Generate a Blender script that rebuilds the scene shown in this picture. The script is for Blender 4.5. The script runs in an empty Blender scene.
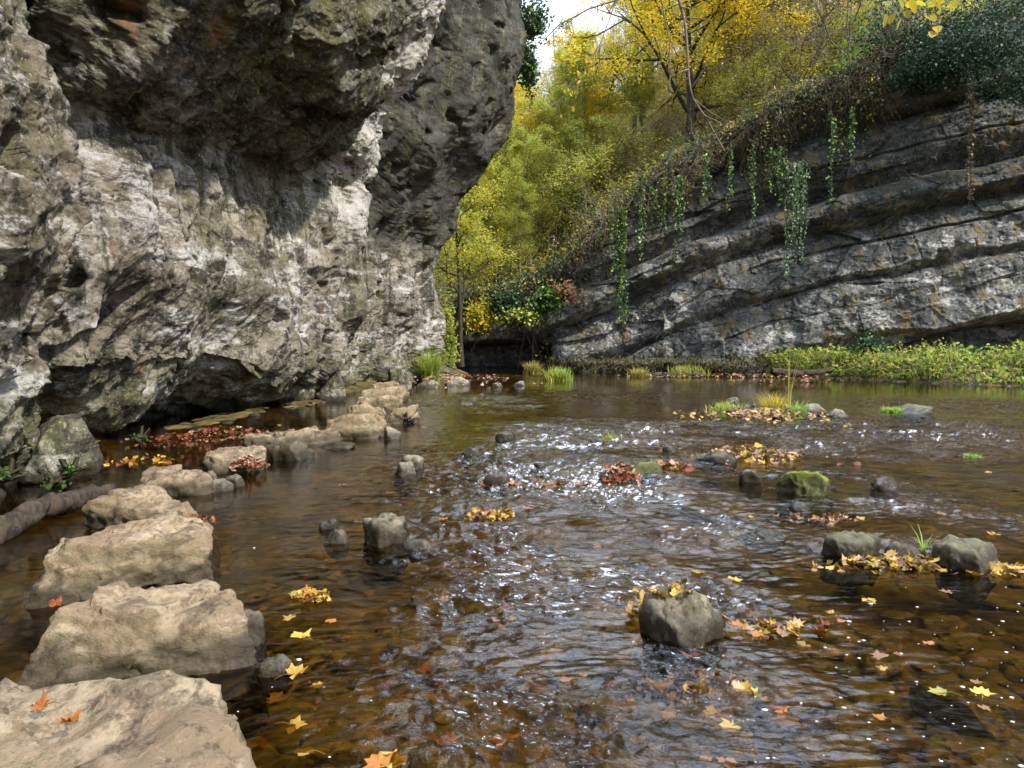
import bpy, math, random
import numpy as np
from mathutils import Vector

rng = np.random.default_rng(7)
random.seed(7)
scene = bpy.context.scene
COL = scene.collection
R = math.radians

# ------------------------------------------------------------------ camera model
F = 740.0; CH = 1.4; TH = math.atan(39/F)
fw = np.array([0, math.cos(TH), -math.sin(TH)]); up = np.array([0, math.sin(TH), math.cos(TH)])
def ray(px, py): return fw*F + np.array([1.0,0,0])*(px-512) + up*(384-py)
def G(px, py, z=0.0):
    r = ray(px, py); t = (z-CH)/r[2]; return np.array([0,0,CH]) + r*t
def D(px, py, y):
    r = ray(px, py); return np.array([0,0,CH]) + r*(y/r[1])

# ------------------------------------------------------------------ noise
def _h(ix, iy, iz, s):
    h = (ix.astype(np.uint32)*np.uint32(374761393) + iy.astype(np.uint32)*np.uint32(668265263)
         + iz.astype(np.uint32)*np.uint32(2147483647 & 1274126177) + np.uint32((s*2654435761) & 0xffffffff))
    h ^= h >> np.uint32(13); h *= np.uint32(1274126177); h ^= h >> np.uint32(16)
    h *= np.uint32(2246822519); h ^= h >> np.uint32(15)
    return h
_GR = np.array([(1,1,0),(-1,1,0),(1,-1,0),(-1,-1,0),(1,0,1),(-1,0,1),(1,0,-1),(-1,0,-1),
                (0,1,1),(0,-1,1),(0,1,-1),(0,-1,-1),(1,1,0),(-1,1,0),(0,-1,1),(0,-1,-1)], np.float32)
def perlin(P, seed=0):
    P = np.asarray(P, np.float32); I = np.floor(P).astype(np.int64); f = P - I
    w = f*f*f*(f*(f*6-15)+10)
    out = np.zeros(len(P), np.float32)
    for dx in (0,1):
        wx = w[:,0] if dx else 1-w[:,0]
        for dy in (0,1):
            wy = w[:,1] if dy else 1-w[:,1]
            for dz in (0,1):
                wz = w[:,2] if dz else 1-w[:,2]
                g = _GR[_h(I[:,0]+dx, I[:,1]+dy, I[:,2]+dz, seed) & np.uint32(15)]
                d = g[:,0]*(f[:,0]-dx) + g[:,1]*(f[:,1]-dy) + g[:,2]*(f[:,2]-dz)
                out += wx*wy*wz*d
    return out
def fbm(P, oct=4, seed=0, gain=0.5, lac=2.03):
    a = 1.0; o = 0; P = np.asarray(P, np.float32)
    for i in range(oct):
        o = o + a*perlin(P, seed+i*17); P = P*lac + 3.7; a *= gain
    return o
def ridged(P, oct=4, seed=0, gain=0.5):
    a = 1.0; o = 0; P = np.asarray(P, np.float32)
    for i in range(oct):
        n = 1-np.abs(perlin(P, seed+i*13))*2
        o = o + a*(n*np.abs(n)); P = P*2.07+1.3; a *= gain
    return o
def facets(P, seed=0, grad=0.8):
    """broken-rock facets: every cell of a 3D Voronoi carries its own tilted plane"""
    P = np.asarray(P, np.float32); I = np.floor(P).astype(np.int64); f = P-I
    best = np.full(len(P), 9e9, np.float32); val = np.zeros(len(P), np.float32)
    for dx in (-1,0,1):
        for dy in (-1,0,1):
            for dz in (-1,0,1):
                h = _h(I[:,0]+dx, I[:,1]+dy, I[:,2]+dz, seed)
                r1 = (h & np.uint32(1023)).astype(np.float32)/1023
                r2 = ((h >> np.uint32(10)) & np.uint32(1023)).astype(np.float32)/1023
                r3 = ((h >> np.uint32(20)) & np.uint32(1023)).astype(np.float32)/1023
                ex = dx+r1-f[:,0]; ey = dy+r2-f[:,1]; ez = dz+r3-f[:,2]
                d = ex*ex+ey*ey+ez*ez
                m = d < best
                h2 = (h*np.uint32(2654435761)) >> np.uint32(8)
                g1 = (h2 & np.uint32(255)).astype(np.float32)/127.5-1
                g2 = ((h2 >> np.uint32(8)) & np.uint32(255)).astype(np.float32)/127.5-1
                g3 = ((h2 >> np.uint32(16)) & np.uint32(255)).astype(np.float32)/127.5-1
                v = g1*0.45 + grad*(g1*ey + g2*ez + g3*ex)
                best = np.where(m, d, best); val = np.where(m, v, val)
    return val
def sstep(a, b, x):
    t = np.clip((x-a)/(b-a), 0, 1); return t*t*(3-2*t)

# ------------------------------------------------------------------ mesh helpers
def mesh(name, V, Fc, mat=None, parent=None, smooth=True, col=None, loc=None):
    V = np.asarray(V, np.float32).reshape(-1,3)
    me = bpy.data.meshes.new(name)
    if isinstance(Fc, np.ndarray): Fc = [Fc]
    Fc = [np.asarray(f, np.int32) for f in Fc if len(f)]
    if loc is not None: V = V - np.asarray(loc, np.float32)
    me.vertices.add(len(V)); me.vertices.foreach_set('co', V.ravel())
    tot = np.concatenate([np.full(len(f), f.shape[1], np.int32) for f in Fc])
    idx = np.concatenate([f.ravel() for f in Fc])
    st = np.concatenate([[0], np.cumsum(tot)[:-1]]).astype(np.int32)
    me.loops.add(len(idx)); me.loops.foreach_set('vertex_index', idx)
    me.polygons.add(len(tot)); me.polygons.foreach_set('loop_start', st); me.polygons.foreach_set('loop_total', tot)
    me.polygons.foreach_set('use_smooth', np.full(len(tot), smooth, bool))
    if col is not None:
        c = np.ones((len(V),4), np.float32); c[:,:3] = col
        at = me.color_attributes.new('tint', 'FLOAT_COLOR', 'POINT'); at.data.foreach_set('color', c.ravel())
    me.update(calc_edges=True)
    if mat: me.materials.append(mat)
    o = bpy.data.objects.new(name, me); COL.objects.link(o)
    if parent: o.parent = parent
    if loc is not None: o.location = tuple(float(v) for v in loc)
    return o
def grid_faces(nu, nv, base=0):
    i = np.arange(nu-1)[:,None]*nv + np.arange(nv-1)[None,:]
    i = i.ravel()+base
    return np.stack([i, i+nv, i+nv+1, i+1], 1)
def tag(o, label=None, cat=None, group=None, kind=None):
    if label: o['label'] = label
    if cat: o['category'] = cat
    if group: o['group'] = group
    if kind: o['kind'] = kind
    return o
def empty(name, loc, rz=0):
    o = bpy.data.objects.new(name, None); COL.objects.link(o); o.location = tuple(float(v) for v in loc); o.rotation_euler.z = rz
    o.empty_display_size = 0.2
    return o
def copy_tree(o, parent=None):
    c = o.copy(); COL.objects.link(c)
    if parent: c.parent = parent
    for ch in list(o.children): copy_tree(ch, c)
    return c

class Acc:
    """collects vertex/face arrays into one mesh"""
    def __init__(s): s.V=[]; s.Q=[]; s.T=[]; s.C=[]; s.n=0
    def add(s, V, Q=None, T=None, col=None):
        V = np.asarray(V, np.float32).reshape(-1,3)
        if Q is not None and len(Q): s.Q.append(np.asarray(Q, np.int64)+s.n)
        if T is not None and len(T): s.T.append(np.asarray(T, np.int64)+s.n)
        s.V.append(V)
        if col is not None:
            c = np.asarray(col, np.float32)
            s.C.append(np.broadcast_to(c, (len(V),3)) if c.ndim==1 else c)
        s.n += len(V)
    def build(s, name, mat, parent=None, smooth=True, loc=None):
        f = []
        if s.Q: f.append(np.concatenate(s.Q))
        if s.T: f.append(np.concatenate(s.T))
        return mesh(name, np.concatenate(s.V), f, mat, parent, smooth, np.concatenate(s.C) if s.C else None, loc)
def tube(acc, pts, rad, sides=6, col=None):
    pts = np.asarray(pts, float); n = len(pts); rad = np.broadcast_to(np.asarray(rad, float), (n,))
    t = np.gradient(pts, axis=0); t /= np.linalg.norm(t, axis=1, keepdims=True)+1e-9
    ref = np.array([0.31,0.17,0.93]) if abs(t[:,2]).mean() < .8 else np.array([0.9,0.4,0.1])
    a = np.cross(t, ref); a /= np.linalg.norm(a, axis=1, keepdims=True)+1e-9
    b = np.cross(t, a)
    an = np.arange(sides)*2*math.pi/sides
    V = pts[:,None,:] + rad[:,None,None]*(np.cos(an)[None,:,None]*a[:,None,:] + np.sin(an)[None,:,None]*b[:,None,:])
    i = np.arange(n-1)[:,None]*sides; j = np.arange(sides)[None,:]; k = (j+1) % sides
    Q = np.stack([i+j, i+k, i+sides+k, i+sides+j], -1).reshape(-1,4)
    acc.add(V.reshape(-1,3), Q=Q, col=col)
def leaf_cards(acc, C, size, pal, flat=0.0, pw=None, droop=None, aspect=.62):
    """small folded diamond leaves at the points C"""
    C = np.asarray(C, float).reshape(-1,3); n = len(C)
    if n == 0: return
    d = rng.normal(size=(n,3)); d[:,2] *= (1-flat)
    if droop: d[:,2] -= droop
    d /= np.linalg.norm(d, axis=1, keepdims=True)
    q = rng.normal(size=(n,3)); 
    if flat: q = q*(1-flat) + np.array([.30,-.40,.87])*flat*2   # leaves turn to the light
    s = np.cross(d, q); s /= np.linalg.norm(s, axis=1, keepdims=True)+1e-9
    nn = np.cross(s, d)
    L = size*(0.6+0.8*rng.random(n))[:,None]
    W = L*aspect*.5
    V = np.stack([C-d*L*.5, C+s*W+nn*L*.1, C+d*L*.5, C-s*W+nn*L*.1], 1).reshape(-1,3)
    Q = np.arange(n*4).reshape(-1,4)
    pal = np.asarray(pal, float); pk = rng.choice(len(pal), n, p=pw)
    c = pal[pk]*(0.75+0.5*rng.random((n,1)))
    acc.add(V, Q=Q, col=np.repeat(c,4,axis=0))
def blades(acc, C, h, w, pal, lean=.5, seg=3):
    C = np.asarray(C, float).reshape(-1,3); n = len(C)
    an = rng.random(n)*2*math.pi; dr = np.stack([np.cos(an), np.sin(an), 0*an],1); sd = np.stack([-np.sin(an), np.cos(an), 0*an],1)
    H = h*(.5+rng.random(n))[:,None]; le = lean*(.3+rng.random(n))[:,None]
    rows = []
    for k in range(seg+1):
        t = k/seg
        c = C + dr*H*le*t*t + np.array([0,0,1.0])*H*(t-.35*le*t*t)
        ww = w*(1-t)**.7*.5 + .0005
        rows += [c-sd*ww, c+sd*ww]
    V = np.stack(rows,1).reshape(-1,3); m = 2*(seg+1)
    b = np.arange(n)[:,None]*m
    Q = np.concatenate([b + np.array([[2*k,2*k+1,2*k+3,2*k+2]]) for k in range(seg)])
    pal = np.asarray(pal); c = pal[rng.integers(len(pal), size=n)]*(.7+.6*rng.random((n,1)))
    acc.add(V, Q=Q, col=np.repeat(c, m, axis=0))

# ------------------------------------------------------------------ materials
class M:
    def __init__(s, name):
        s.m = bpy.data.materials.new(name); s.m.use_nodes = True; s.t = s.m.node_tree; s.t.nodes.clear()
        s.out = s.n('ShaderNodeOutputMaterial')
    def n(s, typ, **kw):
        o = s.t.nodes.new(typ)
        for k, v in kw.items():
            if k.startswith('_'): setattr(o, k[1:], v)
            else: s.set(o, k.replace('__',' '), v)
        return o
    def set(s, node, key, v):
        inp = node.inputs[int(key[1:])] if key[0]=='i' and key[1:].isdigit() else node.inputs[key]
        if hasattr(v, 'is_output') or isinstance(v, bpy.types.NodeSocket): s.t.links.new(v, inp)
        else: inp.default_value = v
    def coord(s, scale=(1,1,1), rot=(0,0,0)):
        c = s.n('ShaderNodeTexCoord'); mp = s.n('ShaderNodeMapping')
        s.t.links.new(c.outputs['Object'], mp.inputs['Vector']); mp.inputs['Scale'].default_value = scale; mp.inputs['Rotation'].default_value = rot
        return mp.outputs[0]
    def noise(s, vec, sc, det=6, ro=.6, dist=0):
        o = s.n('ShaderNodeTexNoise', Vector=vec, Scale=sc, Detail=det, Roughness=ro, Distortion=dist); return o.outputs['Fac']
    def ramp(s, fac, a, b):
        o = s.n('ShaderNodeMapRange', _interpolation_type='SMOOTHSTEP'); s.set(o,'Value',fac); s.set(o,'From Min',a); s.set(o,'From Max',b); return o.outputs[0]
    def mix(s, f, a, b, mode='MIX'):
        o = s.n('ShaderNodeMix', _data_type='RGBA', _blend_type=mode)
        for i, v in ((0,f),(6,a),(7,b)):
            if isinstance(v, bpy.types.NodeSocket): s.t.links.new(v, o.inputs[i])
            else: o.inputs[i].default_value = (*v,1) if isinstance(v, tuple) and len(v)==3 else v
        return o.outputs[2]
    def math(s, op, a, b=0.0):
        o = s.n('ShaderNodeMath', _operation=op); s.set(o,'i0',a); s.set(o,'i1',b); return o.outputs[0]
    def bump(s, h, st, dist=.02, nrm=None):
        o = s.n('ShaderNodeBump', Strength=st, Distance=dist, Height=h)
        if nrm is not None: s.set(o,'Normal',nrm)
        return o.outputs[0]
    def pbsdf(s, col, ro=.85, nrm=None, spec=.3):
        p = s.n('ShaderNodeBsdfPrincipled'); s.set(p,'Base Color', col if isinstance(col, bpy.types.NodeSocket) else (*col,1))
        s.set(p,'Roughness',ro); s.set(p,'Specular IOR Level',spec)
        if nrm is not None: s.set(p,'Normal',nrm)
        return p
    def done(s, shader): s.t.links.new(shader, s.out.inputs[0]); return s.m
    def upfac(s):
        g = s.n('ShaderNodeNewGeometry'); x = s.n('ShaderNodeSeparateXYZ'); s.t.links.new(g.outputs['Normal'], x.inputs[0]); return x.outputs[2]

def rock_mat(name, light, mid, dark, stain, moss, mossamt=.5, white=(.6,.58,.54), whiteamt=.5, sc=1.0, streak=.5, rot=(0,0,0), bump=1.0, ro=.85, extra=None, algae=None, wet=True, band=None, zones=False, xth=.62, side=None, dth=.46):
    m = M(name); v = m.coord(); vr = m.coord(rot=rot, scale=(1,.45,1.6))
    vs = m.coord(scale=(1.6,1.6,.12))
    pos = m.n('ShaderNodeNewGeometry').outputs['Position']; sx = m.n('ShaderNodeSeparateXYZ', Vector=pos); pz = sx.outputs[2]
    n1 = m.noise(v, .55*sc, 6, .68, .4); n2 = m.noise(vr, 2.2*sc, 9, .72, .6); n3 = m.noise(v, 9*sc, 8, .72); n4 = m.noise(vs, 1.6*sc, 6, .7, .3)
    c = m.mix(m.ramp(n1,.40,.58), mid, light)
    c = m.mix(m.ramp(m.noise(v,5*sc,6,.7),.50,.60), c, mid)
    if algae:
        na = m.noise(v, .42*sc, 6, .72, .8)
        am = m.math('MULTIPLY', m.ramp(na,.46,.58), algae[1])
        c = m.mix(am, c, algae[0])
    c = m.mix(m.math('MULTIPLY', m.ramp(n4,.50,.60), streak), c, stain)
    nw = m.noise(vr, 1.15*sc, 11, .76, .35)
    c = m.mix(m.math('MULTIPLY', m.ramp(nw,.515,.585), whiteamt), c, white)
    if band:   # algae tone darkened to carry the higher rock's shade, broken by bare patches
        am = m.math('MULTIPLY', m.ramp(m.math('ADD', pz, m.math('MULTIPLY', n1, band[2])), band[0], band[1]), m.math('ADD', .62, m.math('MULTIPLY', m.ramp(m.noise(v,1.3*sc,7,.72),.60,.42), .33)))
        c = m.mix(am, c, m.mix(m.ramp(n2,.42,.6), tuple(.5*x for x in algae[0]), algae[0]))
    c = m.mix(m.math('MULTIPLY', m.ramp(n2,dth,dth-.10), .88), c, dark)
    nf = m.noise(v, 16*sc, 5, .7)
    if zones:   # seepage streaks running down from the roof, moss along the damp foot
        zj2 = m.math('ADD', pz, m.math('MULTIPLY', n1, 3.0))
        n5 = m.noise(m.coord(scale=(1.3,1.3,.09)), 1.5, 7, .72, .35)
        k = m.math('MULTIPLY', m.ramp(n5, .50, .57), m.math('MULTIPLY', m.ramp(zj2, 3.6, 5.4), m.ramp(sx.outputs[1], 19.5, 17.5)))
        c = m.mix(m.math('MULTIPLY', k, .85), c, m.mix(m.ramp(n2,.45,.55), (.035,.033,.02), (.12,.115,.045)))
        k = m.math('MULTIPLY', m.ramp(m.math('SUBTRACT', pz, m.math('MULTIPLY', m.noise(v,1.4,6,.7), 1.5)), .75, -.25), m.ramp(nf, .40, .56))
        c = m.mix(m.math('MULTIPLY', k, .75), c, m.mix(m.ramp(n2,.42,.58), (.035,.04,.015), (.15,.16,.045)))
    c = m.mix(m.math('MULTIPLY', m.ramp(nf,.56,.66), whiteamt*.6), c, white)
    if zones:   # seepage black paints in the far bulge's shade, flowstone white the lit edge
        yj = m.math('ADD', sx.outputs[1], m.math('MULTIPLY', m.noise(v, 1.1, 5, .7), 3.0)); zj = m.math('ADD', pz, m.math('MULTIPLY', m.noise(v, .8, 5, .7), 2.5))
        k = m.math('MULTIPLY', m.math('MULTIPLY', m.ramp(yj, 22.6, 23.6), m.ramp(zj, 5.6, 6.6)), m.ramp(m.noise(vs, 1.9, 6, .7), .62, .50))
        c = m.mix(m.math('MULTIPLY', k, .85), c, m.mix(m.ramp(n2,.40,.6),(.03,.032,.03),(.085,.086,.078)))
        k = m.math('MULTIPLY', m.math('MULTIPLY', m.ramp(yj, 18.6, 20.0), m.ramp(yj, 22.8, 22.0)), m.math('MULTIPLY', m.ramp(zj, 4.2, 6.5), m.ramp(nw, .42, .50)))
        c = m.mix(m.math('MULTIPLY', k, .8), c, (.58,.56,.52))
    c = m.mix(m.math('MULTIPLY', m.ramp(n3,.47,.34), .8), c, dark)
    if extra:
        nr = m.noise(m.coord(scale=(1,1,.5)), 1.7*sc, 5, .6)
        c = m.mix(m.math('MULTIPLY', m.ramp(nr,xth,xth+.08), .75), c, extra)
    if mossamt:
        mn = m.math('ADD', m.math('MULTIPLY', m.noise(v, 2.0*sc, 5,.65), .6), m.math('MULTIPLY', m.noise(v, 14*sc, 5,.75), .4))
        th = .60-.24*mossamt
        mo = m.ramp(m.math('ADD', mn, m.math('MULTIPLY', m.upfac(), .16)), th+.10, th+.22)
        c = m.mix(m.math('MULTIPLY', mo, min(1,.35+mossamt*.7)), c, m.mix(m.ramp(nf,.35,.65), tuple(.45*x for x in moss), moss))
    if side:  # thin algae film on the upright faces
        c = m.mix(m.math('MULTIPLY', m.ramp(m.upfac(), .75, .25), m.ramp(n1,.35,.6)), c, m.mix(m.ramp(n2,.4,.6), tuple(.55*x for x in side), side))
    if wet:   # the splashed band just above the water line
        wz = m.ramp(m.math('SUBTRACT', pz, m.math('MULTIPLY', m.noise(v, 6, 4, .6), .20)), .08, -.04)
        c = m.mix(m.math('MULTIPLY', wz, .75), c, (.022,.018,.012)); ro = m.math('SUBTRACT', ro, m.math('MULTIPLY', wz, .55))
    vo = m.n('ShaderNodeTexVoronoi', _feature='DISTANCE_TO_EDGE', Vector=vr, Scale=3.2*sc, Randomness=1.0)
    cr = m.ramp(vo.outputs['Distance'], 0, .05)
    b = m.bump(n3, .9*bump, .05/sc); b = m.bump(m.noise(v, 34*sc, 6,.75), .7*bump, .018/sc, b); b = m.bump(cr, .22*bump, .02/sc, b)
    return m.done(m.pbsdf(c, ro, b).outputs[0])
def tint_mat(name, trans=.35, ro=.6, spec=.25):
    m = M(name); a = m.n('ShaderNodeAttribute', _attribute_name='tint')
    p = m.pbsdf(a.outputs['Color'], ro, spec=spec)
    t = m.n('ShaderNodeBsdfTranslucent'); m.set(t,'Color',a.outputs['Color'])
    x = m.n('ShaderNodeMixShader'); x.inputs[0].default_value = trans
    m.t.links.new(p.outputs[0], x.inputs[1]); m.t.links.new(t.outputs[0], x.inputs[2])
    return m.done(x.outputs[0])
def bark_mat(name, a, b, sc=1.0):
    m = M(name); v = m.coord(scale=(1,1,.25)); n = m.noise(v, 9*sc, 6,.7)
    c = m.mix(m.ramp(n,.35,.65), a, b); g = m.mix(m.ramp(m.noise(m.coord(),1.2*sc,4,.6),.55,.7), c, (.06,.075,.025))
    return m.done(m.pbsdf(g,.9,m.bump(n,.6,.03)).outputs[0])

MAT = {}
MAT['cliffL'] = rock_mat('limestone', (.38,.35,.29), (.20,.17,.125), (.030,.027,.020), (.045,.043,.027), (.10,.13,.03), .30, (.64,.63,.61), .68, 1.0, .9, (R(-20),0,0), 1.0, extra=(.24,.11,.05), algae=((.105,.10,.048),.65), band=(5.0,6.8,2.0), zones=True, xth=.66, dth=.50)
MAT['cliffR'] = rock_mat('dark_limestone', (.26,.26,.25), (.135,.138,.135), (.022,.024,.025), (.05,.054,.045), (.085,.10,.03), .45, (.56,.55,.53), .85, .8, .75, (0,R(-14),0), 1.0, extra=(.20,.15,.075), xth=.55, algae=((.062,.068,.064),.6), band=(8.0,11.0,4.0))
MAT['step'] = rock_mat('stepping_stone', (.45,.355,.235), (.27,.195,.12), (.07,.05,.032), (.11,.08,.05), (.17,.17,.07), .12, (.58,.49,.36), .42, 2.2, .65, (R(12),0,R(20)), 1.0, side=(.33,.275,.155))
MAT['stone'] = rock_mat('river_stone', (.40,.36,.27), (.22,.19,.13), (.05,.045,.033), (.10,.095,.05), (.12,.14,.03), .3, (.55,.51,.44), .5, 4.0, .5, (0,0,0), .9, ro=.7)
MAT['mossy'] = rock_mat('mossy_stone', (.24,.22,.15), (.13,.115,.07), (.03,.026,.018), (.08,.08,.04), (.17,.18,.03), .55, (.4,.38,.3), .3, 4.0, .4, (0,0,0), .9, ro=.75)
MAT['greenstone'] = rock_mat('green_stone', (.20,.19,.11), (.12,.11,.06), (.03,.026,.018), (.08,.08,.04), (.24,.29,.035), 1.1, (.4,.38,.3), .2, 4.0, .4, (0,0,0), 1.1, ro=.8)
MAT['darkstone'] = rock_mat('dark_stone', (.27,.235,.16), (.13,.11,.075), (.03,.026,.02), (.07,.07,.035), (.13,.15,.03), .22, (.42,.38,.30), .35, 4.0, .6, (0,0,0), 1.0, ro=.65)
MAT['wet'] = rock_mat('wet_stone', (.17,.14,.09), (.09,.07,.045), (.024,.02,.015), (.05,.045,.028), (.08,.09,.03), .4, (.3,.28,.22), .3, 4.0, .4, (0,0,0), .8, ro=.35)
MAT['bedstone'] = rock_mat('submerged_stone', (.30,.235,.09), (.16,.12,.045), (.035,.027,.012), (.09,.075,.03), (.13,.12,.035), .5, (.34,.26,.13), .3, 3.5, .3, (0,0,0), .6, ro=.8, wet=False)
MAT['leaf'] = tint_mat('foliage', .5)
MAT['ivy'] = tint_mat('ivy_foliage', .2, .45, .4)
MAT['fallen'] = tint_mat('fallen_leaf', .15, .5, .4)
MAT['bark'] = bark_mat('bark', (.14,.115,.085), (.27,.235,.19))
MAT['darkbark'] = bark_mat('dark_bark', (.03,.025,.02), (.075,.062,.045))
MAT['twig'] = bark_mat('twig_bark', (.16,.12,.085), (.26,.20,.15))
MAT['wood'] = bark_mat('driftwood', (.022,.017,.013), (.085,.062,.045), 2.0)
def soil_mat():
    m = M('woodland_floor'); v = m.coord(); n = m.noise(v,.35,6,.7,.5); n2 = m.noise(v,2.5,8,.75)
    c = m.mix(m.ramp(n,.42,.6), (.22,.15,.06), (.15,.17,.05)); c = m.mix(m.ramp(n2,.5,.7), c, (.24,.16,.06)); c = m.mix(m.ramp(n2,.45,.3), c, (.04,.035,.018))
    return m.done(m.pbsdf(c,.95,m.bump(n2,1.0,.25)).outputs[0])
MAT['soil'] = soil_mat()
def bed_mat():
    m = M('riverbed_gravel'); v = m.coord(); vo = m.n('ShaderNodeTexVoronoi', Vector=v, Scale=7.0); n = m.noise(v,1.2,6,.65,.5)
    c = m.mix(m.ramp(n,.35,.65),(.055,.042,.016),(.19,.14,.05)); h = m.n('ShaderNodeHueSaturation', Value=m.math('ADD', m.math('MULTIPLY', m.n('ShaderNodeSeparateColor', Color=vo.outputs['Color']).outputs[0], .8), .6), Color=c)
    c = m.mix(m.ramp(m.noise(v,5,6,.7),.6,.72), h.outputs[0], (.28,.16,.045))
    b = m.bump(m.math('SUBTRACT',1.0,vo.outputs['Distance']), .8, .06); b = m.bump(m.noise(v,22,6,.7),.6,.02,b)
    return m.done(m.pbsdf(c,.85,b).outputs[0])
MAT['bed'] = bed_mat()
def water_mat():
    m = M('river_water'); v = m.coord(scale=(1.0,1.0,1.0)); v2 = m.coord(scale=(1.0,2.2,1.0), rot=(0,0,R(15)))
    a = m.n('ShaderNodeAttribute', _attribute_name='tint'); rf = m.n('ShaderNodeSeparateColor', Color=a.outputs['Color']).outputs[0]
    n1 = m.noise(v2,14,4,.55,.6); n2 = m.noise(v,48,3,.55,.4)
    b = m.n('ShaderNodeBump', Distance=.02, Height=n1, Strength=m.math('ADD', m.math('MULTIPLY', rf, 1.1), .035)).outputs[0]
    b = m.n('ShaderNodeBump', Distance=.006, Height=n2, Strength=m.math('ADD', m.math('MULTIPLY', rf, .9), .03), Normal=b).outputs[0]
    fr = m.n('ShaderNodeFresnel', IOR=1.33, Normal=b)
    tr = m.n('ShaderNodeBsdfTransparent', Color=(.66,.52,.24,1)); gl = m.n('ShaderNodeBsdfGlossy', Color=(1,1,1,1), Roughness=.02, Normal=b)
    x = m.n('ShaderNodeMixShader'); m.t.links.new(fr.outputs[0], x.inputs[0]); m.t.links.new(tr.outputs[0], x.inputs[1]); m.t.links.new(gl.outputs[0], x.inputs[2])
    return m.done(x.outputs[0])
MAT['water'] = water_mat()
def plain(name, c, ro=.6):
    m = M(name); n = m.noise(m.coord(), 12, 4,.6); return m.done(m.pbsdf(m.mix(n, tuple(.85*x for x in c), tuple(min(1,1.12*x) for x in c)), ro).outputs[0])
MAT['foam'] = plain('foam', (.8,.8,.78))
MAT['moss'] = tint_mat('moss_blades', .3, .8)
SUN = (.63,-.54,.74); SUNE = 4.2; SKY = .13; EXPO = .40
CLOUD = (6.0,6.8,8.2,1); SKY_BOOST = 6.5
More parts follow.
